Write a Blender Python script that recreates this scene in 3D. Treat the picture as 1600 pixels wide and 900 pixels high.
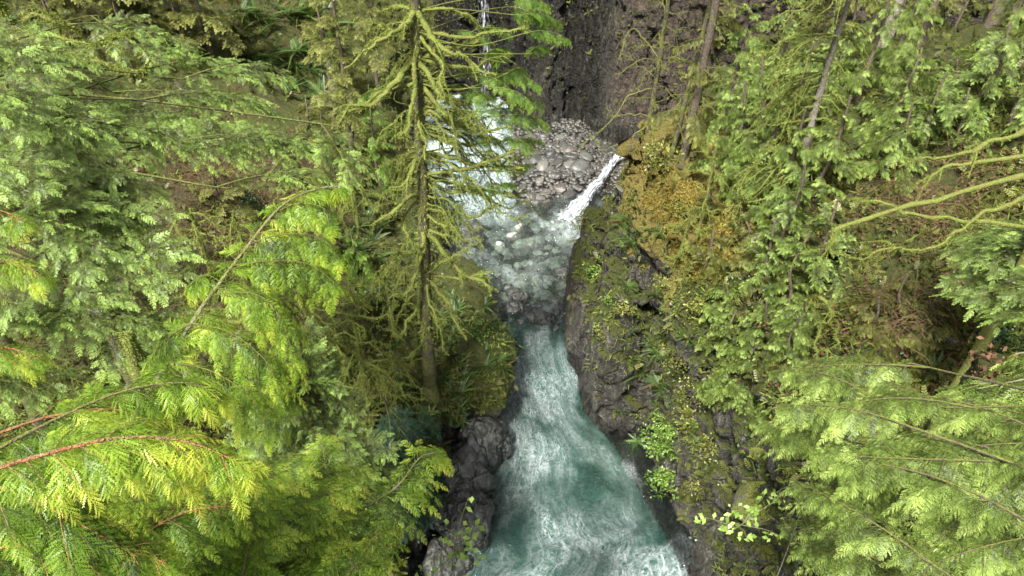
import bpy, math, random
import numpy as np
from mathutils import Vector, Matrix
from mathutils.bvhtree import BVHTree

for o in list(bpy.data.objects): bpy.data.objects.remove(o)
SC = bpy.context.scene
COL = SC.collection
rng = np.random.default_rng(11)
random.seed(5)

# ------------------------------------------------------------------ camera, sky, sun, exposure
CAM = np.array([0.0, 0.0, 30.0]); PITCH = math.radians(38); FPX = 1164.0
cd = bpy.data.cameras.new('camera'); cam = bpy.data.objects.new('camera', cd); COL.objects.link(cam)
cam.location = CAM; cam.rotation_euler = (math.pi/2-PITCH, 0, 0)
cd.sensor_width = 36; cd.lens = 36*FPX/1600; cd.clip_end = 1000; cd.clip_start = 0.05
SC.camera = cam
SUN_EL, SUN_AZ = math.radians(56), math.radians(205)      # compass bearing of the sun from +Y
w = bpy.data.worlds.new('World'); SC.world = w; w.use_nodes = True
nt = w.node_tree; nt.nodes.clear()
sky = nt.nodes.new('ShaderNodeTexSky'); sky.sky_type = 'NISHITA'; sky.sun_disc = False
sky.sun_elevation = SUN_EL; sky.sun_rotation = SUN_AZ; sky.air_density = 1.0; sky.dust_density = 3.0
hs = nt.nodes.new('ShaderNodeHueSaturation'); hs.inputs['Saturation'].default_value = 0.12
bg = nt.nodes.new('ShaderNodeBackground'); bg.inputs['Strength'].default_value = 0.075
wo = nt.nodes.new('ShaderNodeOutputWorld')
nt.links.new(sky.outputs[0], hs.inputs['Color']); nt.links.new(hs.outputs[0], bg.inputs[0]); nt.links.new(bg.outputs[0], wo.inputs[0])
sl = bpy.data.lights.new('sun', 'SUN'); sl.energy = 4.9; sl.angle = math.radians(8); sl.color = (1, .96, .88)
so = bpy.data.objects.new('sun', sl); COL.objects.link(so); so.location = (0, -10, 60)
so.rotation_euler = Vector((math.sin(SUN_AZ)*math.cos(SUN_EL), math.cos(SUN_AZ)*math.cos(SUN_EL), math.sin(SUN_EL))).to_track_quat('Z', 'Y').to_euler()
vs = SC.view_settings
SC.display_settings.display_device = 'sRGB'
vs.view_transform = 'Standard'; vs.look = 'None'; vs.gamma = 1; vs.use_curve_mapping = False
vs.exposure = 1.52
SC.cycles.max_bounces = 6; SC.cycles.diffuse_bounces = 3; SC.cycles.transparent_max_bounces = 8
SC.cycles.glossy_bounces = 2; SC.cycles.transmission_bounces = 3
SC.cycles.caustics_reflective = False; SC.cycles.caustics_refractive = False
SC.cycles.use_denoising = True

F = np.array([0, math.cos(PITCH), -math.sin(PITCH)]); U = np.array([0, math.sin(PITCH), math.cos(PITCH)]); R = np.array([1.0, 0, 0])
def ray(px, py): return F + R*(px-800)/FPX + U*(450-py)/FPX
def at(px, py, d): return CAM + ray(px, py)*d
def at_z(px, py, z):
    r = ray(px, py); return CAM + r*((z-CAM[2])/r[2])

# ------------------------------------------------------------------ numpy helpers
def smooth(a, b, x):
    t = np.clip((x-a)/(b-a), 0, 1); return t*t*(3-2*t)
TAB = np.random.default_rng(3).random((32, 32, 32)).astype(np.float32)*2-1
def vnoise(P, freq, off=0.0):
    Q = np.asarray(P, dtype=np.float64)*freq + off*np.array([1.0, 1.7, 2.3])
    I = np.floor(Q).astype(np.int64); f = (Q-I); f = f*f*(3-2*f); I &= 31; J = (I+1) & 31
    x, y, z = f[:, 0], f[:, 1], f[:, 2]
    a = TAB[I[:, 0], I[:, 1], I[:, 2]]*(1-x)+TAB[J[:, 0], I[:, 1], I[:, 2]]*x
    b = TAB[I[:, 0], J[:, 1], I[:, 2]]*(1-x)+TAB[J[:, 0], J[:, 1], I[:, 2]]*x
    c = TAB[I[:, 0], I[:, 1], J[:, 2]]*(1-x)+TAB[J[:, 0], I[:, 1], J[:, 2]]*x
    d = TAB[I[:, 0], J[:, 1], J[:, 2]]*(1-x)+TAB[J[:, 0], J[:, 1], J[:, 2]]*x
    return (a*(1-y)+b*y)*(1-z)+(c*(1-y)+d*y)*z
def fbm(P, freq, n=4, off=0.0, g=.5):
    s = 0; a = 1
    for k in range(n): s = s+a*vnoise(P, freq*2.03**k, off+k*7.7); a *= g
    return s
def norm(v): return v/np.maximum(np.linalg.norm(v, axis=-1, keepdims=True), 1e-9)

def cells(P, size, seed=0, sq=(1, 1, 1)):
    """jittered-grid Voronoi: per-point random value, tilt offset and distance to the cell border"""
    Q = P/size*np.array(sq); I = np.floor(Q).astype(np.int64); b1 = np.full(len(P), 9.); b2 = np.full(len(P), 9.); val = np.zeros(len(P)); off = np.zeros((len(P), 3))
    for a in (-1, 0, 1):
        for b in (-1, 0, 1):
            for c in (-1, 0, 1):
                J = I+np.array([a, b, c]); K = (J+seed*5) & 31
                j = np.stack([TAB[K[:, 0], K[:, 1], K[:, 2]], TAB[K[:, 1], K[:, 2], K[:, 0]], TAB[K[:, 2], K[:, 0], K[:, 1]]], -1)*.45+.5
                d = Q-(J+j); ds = np.linalg.norm(d, axis=1); n = ds < b1
                b2 = np.where(n, b1, np.minimum(b2, ds)); b1 = np.where(n, ds, b1)
                val[n] = TAB[(K[n, 0]+7) & 31, (K[n, 1]+3) & 31, K[n, 2]]; off[n] = d[n]
    return val, off, b2-b1
class MB:
    """collects vertices, faces, material slots and one float attribute"""
    def __init__(s): s.v = []; s.f = []; s.n = 0
    def add(s, V, Fc, mat=0, tint=0.5):
        V = np.asarray(V, dtype=np.float64).reshape(-1, 3); Fc = np.asarray(Fc, dtype=np.int64)
        t = np.broadcast_to(np.asarray(tint, dtype=np.float64), (len(V),)) if np.ndim(tint) < 2 else tint.reshape(-1)
        s.v.append((V, t)); s.f.append((Fc+s.n, mat)); s.n += len(V)
    def mesh(s, name, mats, smooth_=False):
        me = bpy.data.meshes.new(name)
        V = np.concatenate([a for a, _ in s.v]); T = np.concatenate([b for _, b in s.v])
        me.vertices.add(len(V)); me.vertices.foreach_set('co', V.astype(np.float32).ravel())
        sizes = np.concatenate([np.full(len(f), f.shape[1]) for f, _ in s.f]); loops = np.concatenate([f.ravel() for f, _ in s.f])
        mi = np.concatenate([np.full(len(f), m) for f, m in s.f])
        me.loops.add(len(loops)); me.loops.foreach_set('vertex_index', loops.astype(np.int32))
        me.polygons.add(len(sizes)); st = np.concatenate([[0], np.cumsum(sizes)[:-1]])
        me.polygons.foreach_set('loop_start', st.astype(np.int32))
        me.polygons.foreach_set('material_index', mi.astype(np.int32))
        if smooth_: me.polygons.foreach_set('use_smooth', np.ones(len(sizes), dtype=bool))
        at_ = me.attributes.new('tint', 'FLOAT', 'POINT'); at_.data.foreach_set('value', T.astype(np.float32))
        for m in mats: me.materials.append(m)
        me.update(calc_edges=True)
        return me

def tube(mb, P, rad, n=6, mat=0, tint=.5, lump=0.0, lf=6.0, cap=True):
    P = np.asarray(P, float); rad = np.broadcast_to(np.asarray(rad, float), (len(P),))
    T = norm(np.gradient(P, axis=0)); ref = np.array([0, 0, 1.0]) if abs(T[0][2]) < .9 else np.array([1.0, 0, 0])
    A = norm(np.cross(T, ref)); B = np.cross(T, A); th = np.arange(n)*2*math.pi/n
    ring = A[:, None, :]*np.cos(th)[None, :, None]+B[:, None, :]*np.sin(th)[None, :, None]
    V = P[:, None, :]+ring*rad[:, None, None]
    V = V.reshape(-1, 3)
    if lump:
        k = 1+lump*fbm(V, lf, 2, 3.3); V = np.repeat(P, n, 0)+(V-np.repeat(P, n, 0))*k[:, None]
    m = len(P); i = np.arange(m-1)[:, None]*n; j = np.arange(n)[None, :]
    q = np.stack([i+j, i+(j+1) % n, i+n+(j+1) % n, i+n+j], -1).reshape(-1, 4)
    mb.add(V, q, mat, tint)
    if cap: mb.add(V[-n:], np.arange(n)[None, :], mat, tint)

def spline(pts, n):
    """Catmull-Rom through pts, n samples"""
    P = np.asarray(pts, float); Q = np.vstack([2*P[0]-P[1], P, 2*P[-1]-P[-2]]); m = len(P)-1
    t = np.linspace(0, m-1e-6, n); k = t.astype(int); u = (t-k)[:, None]
    a, b, c, d = Q[k], Q[k+1], Q[k+2], Q[k+3]
    return .5*((2*b)+(-a+c)*u+(2*a-5*b+4*c-d)*u*u+(-a+3*b-3*c+d)*u**3)

def scatter(mb, tpl, O, X, Zup, scale, mat=0, tint=None, sy=1.0):
    """instances of a template (V, F, t) at origins O, x-axis X, up Zup, size scale"""
    V, Fc, tt = tpl; X = norm(X); Y = norm(np.cross(Zup, X)); Z = np.cross(X, Y)
    n = len(O); s = np.broadcast_to(np.asarray(scale, float), (n,))
    sy = np.broadcast_to(np.asarray(sy, float), (n,))
    W = O[:, None, :]+(V[None, :, 0:1]*X[:, None, :]+V[None, :, 1:2]*Y[:, None, :]*sy[:, None, None]+V[None, :, 2:3]*Z[:, None, :])*s[:, None, None]
    Ff = (Fc[None, :, :]+(np.arange(n)*len(V))[:, None, None]).reshape(-1, Fc.shape[1])
    tb = np.zeros(n) if tint is None else tint
    mb.add(W.reshape(-1, 3), Ff, mat, np.clip(tb[:, None]+tt[None, :], 0, 1).reshape(-1))

# ------------------------------------------------------------------ objects
def link(o): COL.objects.link(o); return o
def thing(name, label, cat, loc=(0, 0, 0), group=None):
    o = link(bpy.data.objects.new(name, None)); o.location = Vector(loc); o.empty_display_size = .3
    o['label'] = label; o['category'] = cat
    if group: o['group'] = group
    return o
def meshobj(name, me, parent=None):
    o = link(bpy.data.objects.new(name, me))
    if parent: o.parent = parent
    return o
def worldmesh(name, me, parent):
    """mesh given in world coordinates, put under a thing whose Empty is only translated"""
    o = meshobj(name, me, parent); o.matrix_parent_inverse = Matrix.Translation(-parent.location); return o
def tag(o, label, cat, group=None, kind=None):
    if label: o['label'] = label
    if cat: o['category'] = cat
    if group: o['group'] = group
    if kind: o['kind'] = kind
    return o

# ------------------------------------------------------------------ materials
class N:
    def __init__(s, name):
        s.m = bpy.data.materials.new(name); s.m.use_nodes = True; s.t = s.m.node_tree; s.t.nodes.clear()
        s.out = s.t.nodes.new('ShaderNodeOutputMaterial')
    def new(s, k, **kw):
        n = s.t.nodes.new('ShaderNode'+k)
        for a, b in kw.items(): setattr(n, a, b)
        return n
    def set(s, sock, v):
        if isinstance(v, bpy.types.NodeSocket): s.t.links.new(v, sock)
        elif v is not None:
            if isinstance(v, tuple) and len(v) == 3 and sock.type == 'RGBA': v = v+(1,)
            sock.default_value = v
    def attr(s, name='tint'):
        a = s.new('Attribute'); a.attribute_name = name; return a.outputs['Fac']
    def pos(s): return s.new('NewGeometry').outputs['Position']
    def noise(s, scale, vec=None, detail=4, rough=.6, dist=0.0):
        n = s.new('TexNoise'); s.set(n.inputs['Vector'], vec if vec is not None else s.pos())
        s.set(n.inputs['Scale'], scale); n.inputs['Detail'].default_value = detail; n.inputs['Roughness'].default_value = rough
        n.inputs['Distortion'].default_value = dist; return n.outputs['Fac']
    def math(s, op, a, b=None, c=None, clamp=False):
        n = s.new('Math', operation=op); n.use_clamp = clamp; s.set(n.inputs[0], a)
        if b is not None: s.set(n.inputs[1], b)
        if c is not None: s.set(n.inputs[2], c)
        return n.outputs[0]
    def map(s, v, a, b, c=0.0, d=1.0):
        n = s.new('MapRange'); n.interpolation_type = 'SMOOTHSTEP'
        for i, x in enumerate((v, a, b, c, d)): s.set(n.inputs[i], x)
        return n.outputs[0]
    def mix(s, f, a, b):
        n = s.new('Mix', data_type='RGBA'); s.set(n.inputs[0], f); s.set(n.inputs[6], a); s.set(n.inputs[7], b); return n.outputs[2]
    def ramp(s, f, stops):
        n = s.new('ValToRGB'); s.set(n.inputs[0], f); e = n.color_ramp.elements
        while len(e) < len(stops): e.new(.5)
        for i, (p, c) in enumerate(stops): e[i].position = p; e[i].color = tuple(c)+(1,)
        return n.outputs[0]
    def bump(s, h, strength=.5, dist=.05, nrm=None):
        n = s.new('Bump'); s.set(n.inputs['Height'], h); n.inputs['Strength'].default_value = strength; n.inputs['Distance'].default_value = dist
        if nrm is not None: s.set(n.inputs['Normal'], nrm)
        return n.outputs[0]
    def bsdf(s, col, rough=.7, spec=.3, nrm=None, **kw):
        n = s.new('BsdfPrincipled'); s.set(n.inputs['Base Color'], col); s.set(n.inputs['Roughness'], rough); s.set(n.inputs['Specular IOR Level'], spec)
        if nrm is not None: s.set(n.inputs['Normal'], nrm)
        return n.outputs[0]
    def mixs(s, f, a, b):
        n = s.new('MixShader'); s.set(n.inputs[0], f); s.t.links.new(a, n.inputs[1]); s.t.links.new(b, n.inputs[2]); return n.outputs[0]
    def done(s, sh): s.t.links.new(sh, s.out.inputs['Surface']); return s.m

def leaf_mat(name, stops, trans=.30, rough=.42, spec=.35, tcol=(1.25, 1.15, .55), nscale=1.3, namp=.5):
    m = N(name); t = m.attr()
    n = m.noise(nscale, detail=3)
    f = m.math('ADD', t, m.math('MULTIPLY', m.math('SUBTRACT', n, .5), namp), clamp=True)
    c = m.ramp(f, stops)  # dark end of the ramp carries painted inner shade at leaf bases
    a = m.bsdf(c, rough, spec)
    tr = m.new('BsdfTranslucent'); mu = m.new('Mix', data_type='RGBA', blend_type='MULTIPLY'); mu.inputs[0].default_value = 1
    m.set(mu.inputs[6], c); mu.inputs[7].default_value = tcol+(1,); m.set(tr.inputs['Color'], mu.outputs[2])
    return m.done(m.mixs(trans, a, tr.outputs[0]))
M = {}
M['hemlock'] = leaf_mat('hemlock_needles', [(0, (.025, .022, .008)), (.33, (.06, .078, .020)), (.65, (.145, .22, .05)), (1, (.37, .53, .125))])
M['hemlock_dark'] = leaf_mat('dark_yew_needles', [(0, (.008, .025, .014)), (.5, (.02, .055, .03)), (1, (.045, .10, .055))])  # dark green is the yew's own needle colour
M['cedar'] = leaf_mat('cedar_scales', [(0, (.02, .035, .006)), (.35, (.09, .17, .015)), (.7, (.24, .37, .035)), (1, (.47, .52, .07))], trans=.4)
M['cedar_pale'] = leaf_mat('pale_cedar_scales', [(0, (.025, .03, .008)), (.35, (.09, .135, .026)), (.68, (.22, .32, .065)), (1, (.48, .60, .17))], trans=.38)
M['olive'] = leaf_mat('olive_foliage', [(0, (.025, .025, .008)), (.35, (.09, .10, .022)), (.7, (.19, .205, .045)), (1, (.36, .38, .10))], trans=.35)
M['fern'] = leaf_mat('fern_fronds', [(0, (.012, .022, .006)), (.4, (.03, .06, .012)), (.75, (.07, .125, .028)), (1, (.19, .26, .09))], trans=.3, spec=.4, rough=.4)
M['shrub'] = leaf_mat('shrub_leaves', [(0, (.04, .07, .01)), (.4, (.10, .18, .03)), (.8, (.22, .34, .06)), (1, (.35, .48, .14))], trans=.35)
M['salal'] = leaf_mat('dark_glossy_leaves', [(0, (.01, .03, .01)), (.5, (.025, .07, .025)), (1, (.07, .15, .06))], trans=.15, spec=.5, rough=.35)
M['tuft'] = leaf_mat('moss_fuzz', [(0, (.05, .05, .012)), (.4, (.10, .125, .024)), (.75, (.19, .235, .05)), (1, (.34, .39, .10))], trans=.2, rough=.8, spec=.1)
M['redleaf'] = leaf_mat('red_brown_litter', [(0, (.04, .02, .012)), (.5, (.09, .05, .028)), (1, (.17, .11, .06))], trans=.1, rough=.8, spec=.1)

def moss_bark(name, bark, moss, lo, hi):
    m = N(name); n = m.noise(3.5, detail=5, rough=.7); nz = m.new('SeparateXYZ'); m.set(nz.inputs[0], m.new('NewGeometry').outputs['Normal'])
    f = m.map(m.math('ADD', n, m.math('MULTIPLY', nz.outputs[2], .22)), lo, hi)
    fine = m.noise(45, detail=3, rough=.7)
    bc = m.mix(m.map(m.noise(14, detail=4), .3, .7), bark, tuple(x*1.9 for x in bark)); mc = m.mix(m.map(fine, .35, .65), tuple(x*.5 for x in moss), tuple(min(1, x*1.35) for x in moss))
    mc = m.mix(m.map(m.noise(2.2, detail=2), .4, .65), mc, m.mix(.4, mc, (.16, .13, .05)))
    b = m.bump(m.math('ADD', fine, m.math('MULTIPLY', m.noise(12, detail=3), 1.5)), .9, .05)
    return m.done(m.bsdf(m.mix(f, bc, mc), .9, .1, b))
M['mossy'] = moss_bark('moss_covered_bark', (.075, .058, .04), (.16, .19, .045), .28, .48)
M['bark'] = moss_bark('conifer_bark', (.075, .06, .05), (.13, .15, .03), .52, .68)
M['mosstrunk'] = moss_bark('half_mossy_trunk_bark', (.06, .05, .04), (.13, .15, .04), .42, .60)
M['greybark'] = moss_bark('grey_lichen_bark', (.17, .15, .13), (.16, .18, .05), .50, .70)
M['redbark'] = moss_bark('red_brown_cedar_bark', (.21, .09, .045), (.20, .15, .07), .62, .75)
M['twig'] = moss_bark('dead_brown_twigs', (.14, .075, .055), (.17, .12, .06), .5, .7)

def terrain_mat():
    m = N('terrain_rock_moss_soil'); p = m.pos()
    moss = m.attr('moss'); och = m.attr('ochre'); soil = m.attr('soil'); wet = m.attr('wet'); warm = m.attr('warm')
    n1 = m.noise(1.1, detail=6, rough=.65); n2 = m.noise(5, detail=6, rough=.75); n3 = m.noise(26, detail=4, rough=.7)
    st = m.new('Mapping'); st.inputs['Scale'].default_value = (1.0, .6, .28); st.inputs['Rotation'].default_value = (.3, .35, .2); m.set(st.inputs[0], p)
    wv = m.new('TexNoise'); m.set(wv.inputs['Vector'], p); wv.inputs['Scale'].default_value = .9; wv.inputs['Detail'].default_value = 5
    wv2 = m.new('VectorMath', operation='MULTIPLY_ADD'); m.set(wv2.inputs[0], wv.outputs['Color']); wv2.inputs[1].default_value = (1.6, 1.6, 1.6); m.set(wv2.inputs[2], st.outputs[0])
    crk = m.new('TexVoronoi', feature='DISTANCE_TO_EDGE'); m.set(crk.inputs['Vector'], wv2.outputs[0]); crk.inputs['Scale'].default_value = .8
    vn = m.new('TexVoronoi'); m.set(vn.inputs['Vector'], p); vn.inputs['Scale'].default_value = 6
    strata = m.noise(3.2, vec=st.outputs[0], detail=6, rough=.75, dist=.6)
    rock = m.ramp(strata, [(.3, (.012, .012, .010)), (.44, (.040, .038, .031)), (.56, (.10, .094, .076)), (.68, (.34, .32, .27))])
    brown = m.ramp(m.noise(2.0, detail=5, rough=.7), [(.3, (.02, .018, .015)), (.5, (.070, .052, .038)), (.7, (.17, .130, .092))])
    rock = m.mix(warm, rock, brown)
    speck = m.map(m.noise(7, detail=6, rough=.9), .57, .64); rock = m.mix(m.math('MULTIPLY', speck, .8), rock, (.42, .37, .33))
    rock = m.mix(m.map(crk.outputs['Distance'], .0, .03, .6, 0.0), rock, (.012, .011, .010))
    blk = m.new('Mix', data_type='RGBA', blend_type='MULTIPLY'); m.set(blk.inputs[0], wet); m.set(blk.inputs[6], rock); blk.inputs[7].default_value = (.22, .22, .22, 1); rock = blk.outputs[2]  # darkens wet rock; in the back gorge this also paints shade
    mossc = m.ramp(m.math('ADD', m.math('MULTIPLY', n2, .6), m.math('MULTIPLY', n3, .4)), [(.3, (.018, .022, .005)), (.45, (.05, .06, .011)), (.58, (.10, .115, .018)), (.72, (.19, .19, .03))])
    ochc = m.ramp(m.math('ADD', m.math('MULTIPLY', n2, .5), m.math('MULTIPLY', n3, .5)), [(.3, (.05, .045, .010)), (.5, (.20, .165, .035)), (.68, (.42, .33, .09))])
    mossc = m.mix(m.map(m.math('ADD', och, m.math('SUBTRACT', m.noise(.9, detail=4), .5)), .48, .80), mossc, ochc)
    soilc = m.ramp(m.noise(11, detail=5, rough=.8), [(.3, (.02, .013, .008)), (.5, (.075, .055, .020)), (.62, (.15, .115, .042)), (.75, (.30, .25, .14))])
    f = m.map(m.math('ADD', moss, m.math('MULTIPLY', m.math('SUBTRACT', n1, .5), 1.3)), .40, .60)
    f = m.math('MULTIPLY', f, m.map(n2, .28, .45, .55, 1.0))
    c = m.mix(f, rock, mossc)
    c = m.mix(m.map(m.math('ADD', soil, m.math('MULTIPLY', m.math('SUBTRACT', m.noise(1.7, detail=5), .5), 1.4)), .45, .62), c, soilc)
    h = m.math('ADD', m.math('MULTIPLY', n2, 1.6), m.math('MULTIPLY', n3, .45)); h = m.math('ADD', h, m.math('MULTIPLY', m.math('MULTIPLY', m.map(crk.outputs['Distance'], 0, .06), m.math('SUBTRACT', 1.0, f)), .7)); h = m.math('ADD', h, m.math('MULTIPLY', strata, 1.6))
    b = m.bump(h, 1.0, .30)
    rough = m.math('SUBTRACT', m.map(f, 0, 1, .55, .95), m.math('MULTIPLY', wet, .25))
    return m.done(m.bsdf(c, rough, .35, b))
M['terrain'] = terrain_mat()
def stone_mat():
    m = N('river_stone'); oi = m.new('ObjectInfo').outputs['Random']
    base = m.ramp(oi, [(0, (.025, .026, .024)), (.2, (.065, .067, .058)), (.4, (.035, .036, .033)), (.55, (.085, .068, .053)), (.7, (.052, .056, .052)), (.85, (.15, .145, .125)), (1, (.04, .04, .042))])
    n = m.noise(6, detail=6, rough=.7); c = m.mix(m.map(n, .3, .7), m.mix(.55, base, (.03, .03, .03)), base)
    c = m.mix(m.map(m.noise(22, detail=3), .62, .72), c, (.5, .48, .44))
    return m.done(m.bsdf(c, .45, .5, m.bump(n, .7, .05)))
M['stone'] = stone_mat()
def cobble_mat():
    m = N('submerged_cobble'); oi = m.new('ObjectInfo').outputs['Random']
    base = m.ramp(oi, [(0, (.16, .17, .15)), (.15, (.38, .38, .32)), (.35, (.26, .28, .25)), (.5, (.48, .44, .34)), (.65, (.33, .36, .33)), (.8, (.55, .55, .48)), (1, (.14, .15, .15))])
    n = m.noise(5, detail=6, rough=.7); c = m.mix(m.map(n, .3, .7), m.mix(.45, base, (.08, .09, .07)), base)
    return m.done(m.bsdf(c, .6, .4, m.bump(n, .7, .05)))
M['cobble'] = cobble_mat()
def hill_rock():
    m = N('mossy_boulder'); n = m.noise(4, detail=7, rough=.75); nz = m.new('SeparateXYZ'); m.set(nz.inputs[0], m.new('NewGeometry').outputs['Normal'])
    c = m.ramp(n, [(.3, (.03, .028, .026)), (.5, (.12, .11, .10)), (.62, (.30, .28, .26)), (.72, (.50, .47, .43))])
    f = m.map(m.math('ADD', m.noise(1.5, detail=4), m.math('MULTIPLY', nz.outputs[2], .3)), .55, .75); mc = m.mix(m.map(m.noise(25, detail=3), .35, .65), (.04, .05, .01), (.17, .18, .03))
    return m.done(m.bsdf(m.mix(f, c, mc), .8, .3, m.bump(n, 1., .12)))
M['hillrock'] = hill_rock()
def blackrock():
    m = N('wet_black_rock'); n = m.noise(3, detail=7, rough=.7); v = m.new('TexVoronoi', feature='DISTANCE_TO_EDGE'); v.inputs['Scale'].default_value = .5; wv = m.new('TexNoise'); wv.inputs['Scale'].default_value = .8; wv.inputs['Detail'].default_value = 5; m.set(wv.inputs['Vector'], m.pos()); w2 = m.new('VectorMath', operation='MULTIPLY_ADD'); m.set(w2.inputs[0], wv.outputs['Color']); w2.inputs[1].default_value = (2.5, 2.5, 2.5); m.set(w2.inputs[2], m.pos()); m.set(v.inputs['Vector'], w2.outputs[0])
    c = m.ramp(n, [(.3, (.018, .019, .017)), (.5, (.048, .051, .046)), (.62, (.105, .108, .098)), (.75, (.23, .225, .205))])
    c = m.mix(m.map(m.noise(7, detail=6, rough=.8), .62, .70), c, (.38, .36, .35))
    c = m.mix(m.map(v.outputs['Distance'], 0, .03, .8, 0.0), c, (.01, .01, .01))
    return m.done(m.bsdf(c, .38, .5, m.bump(m.math('ADD', n, m.map(v.outputs['Distance'], 0, .08)), .8, .15)))
M['blackrock'] = blackrock()

def water_mat():
    m = N('river_water'); foam = m.attr('foam'); deep = m.attr('deep')
    fl = m.new('Attribute'); fl.attribute_name = 'flow'; fv = fl.outputs['Vector']
    wn = m.new('TexNoise'); m.set(wn.inputs['Vector'], fv); wn.inputs['Scale'].default_value = .55; wn.inputs['Detail'].default_value = 3
    sub = m.new('VectorMath', operation='SUBTRACT'); m.set(sub.inputs[0], wn.outputs['Color']); sub.inputs[1].default_value = (.5, .5, .5)
    sc = m.new('VectorMath', operation='SCALE'); m.set(sc.inputs[0], sub.outputs[0]); sc.inputs['Scale'].default_value = 1.3
    ad = m.new('VectorMath', operation='ADD'); m.set(ad.inputs[0], fv); m.set(ad.inputs[1], sc.outputs[0]); q = ad.outputs[0]
    wq = m.new('TexNoise'); m.set(wq.inputs['Vector'], m.pos()); wq.inputs['Scale'].default_value = .7; wq.inputs['Detail'].default_value = 4
    s2 = m.new('VectorMath', operation='MULTIPLY_ADD'); m.set(s2.inputs[0], wq.outputs['Color']); s2.inputs[1].default_value = (2.2, 2.2, 0); m.set(s2.inputs[2], m.pos()); q = s2.outputs[0]
    rip = m.noise(3.6, vec=q, detail=6, rough=.72, dist=.5)
    def ridge(sc, w_): return m.map(m.math('ABSOLUTE', m.math('SUBTRACT', m.noise(sc, vec=q, detail=4, rough=.68, dist=.4), .5)), 0.0, w_, 1.0, 0.0)
    r1 = ridge(1.35, .06); r2 = ridge(3.4, .09)
    big = m.noise(.42, vec=fv, detail=3)
    fine = m.noise(11, vec=q, detail=5, rough=.85)
    patch = m.map(m.math('ADD', m.math('ADD', foam, m.math('MULTIPLY', m.math('SUBTRACT', big, .5), .7)), m.math('MULTIPLY', m.math('SUBTRACT', fine, .5), 1.3)), .60, 1.02)
    amt = m.map(m.math('ADD', foam, m.math('MULTIPLY', m.math('SUBTRACT', big, .5), 1.3)), .0, .50)
    st_ = m.new('Mapping'); st_.inputs['Scale'].default_value = (2.2, .8, 1); m.set(st_.inputs[0], fv)
    r3 = m.map(m.math('ABSOLUTE', m.math('SUBTRACT', m.noise(1.5, vec=st_.outputs[0], detail=5, rough=.62, dist=.9), .5)), 0.0, .045, 1.0, 0.0)
    glint_veins = m.math('MULTIPLY', m.math('MULTIPLY', m.math('MAXIMUM', m.math('MAXIMUM', m.math('MULTIPLY', r1, .7), m.math('MULTIPLY', r2, .42)), r3), m.map(fine, .3, .6)), amt)  # pale veins paint sky glints on the ripples along with foam streaks
    f = m.math('MAXIMUM', patch, m.math('MULTIPLY', glint_veins, .52))
    foam_glintc = m.mix(fine, (.42, .55, .55), (.86, .90, .90))
    fo = m.bsdf(foam_glintc, .6, .3)
    h = m.math('ADD', m.math('ADD', rip, m.math('MULTIPLY', r1, .22)), m.math('MULTIPLY', fine, .12))
    b = m.bump(h, 1.0, .35)
    body = m.mix(m.map(big, .35, .65), (.010, .040, .027), (.036, .082, .062))
    body = m.mix(m.math('MULTIPLY', foam, .55), body, (.16, .33, .32))
    df = m.new('BsdfDiffuse'); m.set(df.inputs['Color'], body); m.set(df.inputs['Normal'], b)
    tr = m.new('BsdfTransparent'); tr.inputs['Color'].default_value = (.86, .98, .94, 1)
    inner = m.mixs(deep, tr.outputs[0], df.outputs[0])
    fr = m.new('Fresnel'); fr.inputs['IOR'].default_value = 1.36; m.set(fr.inputs['Normal'], b)
    gl = m.new('BsdfGlossy'); gl.inputs['Roughness'].default_value = .06; m.set(gl.inputs['Normal'], b); gl.inputs['Color'].default_value = (1, 1, 1, 1)
    surf = m.mixs(m.math('MULTIPLY', fr.outputs[0], 2.2, clamp=True), inner, gl.outputs[0])
    return m.done(m.mixs(f, surf, fo))
M['water'] = water_mat()
def fall_mat():
    m = N('falling_water'); fl = m.new('Attribute'); fl.attribute_name = 'flow'
    mp = m.new('Mapping'); m.set(mp.inputs[0], fl.outputs['Vector']); mp.inputs['Scale'].default_value = (4, 1.1, 1)
    n = m.noise(1.6, vec=mp.outputs[0], detail=6, rough=.7, dist=.5)
    e = m.attr('tint')
    a = m.map(m.math('ADD', n, m.math('MULTIPLY', e, .42)), .48, .75)
    c = m.mix(m.map(n, .35, .65), (.16, .19, .22), (.58, .61, .65))
    tr = m.new('BsdfTransparent')
    return m.done(m.mixs(a, tr.outputs[0], m.bsdf(c, .6, .3, m.bump(n, .6, .1))))
M['fall'] = fall_mat()

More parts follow.
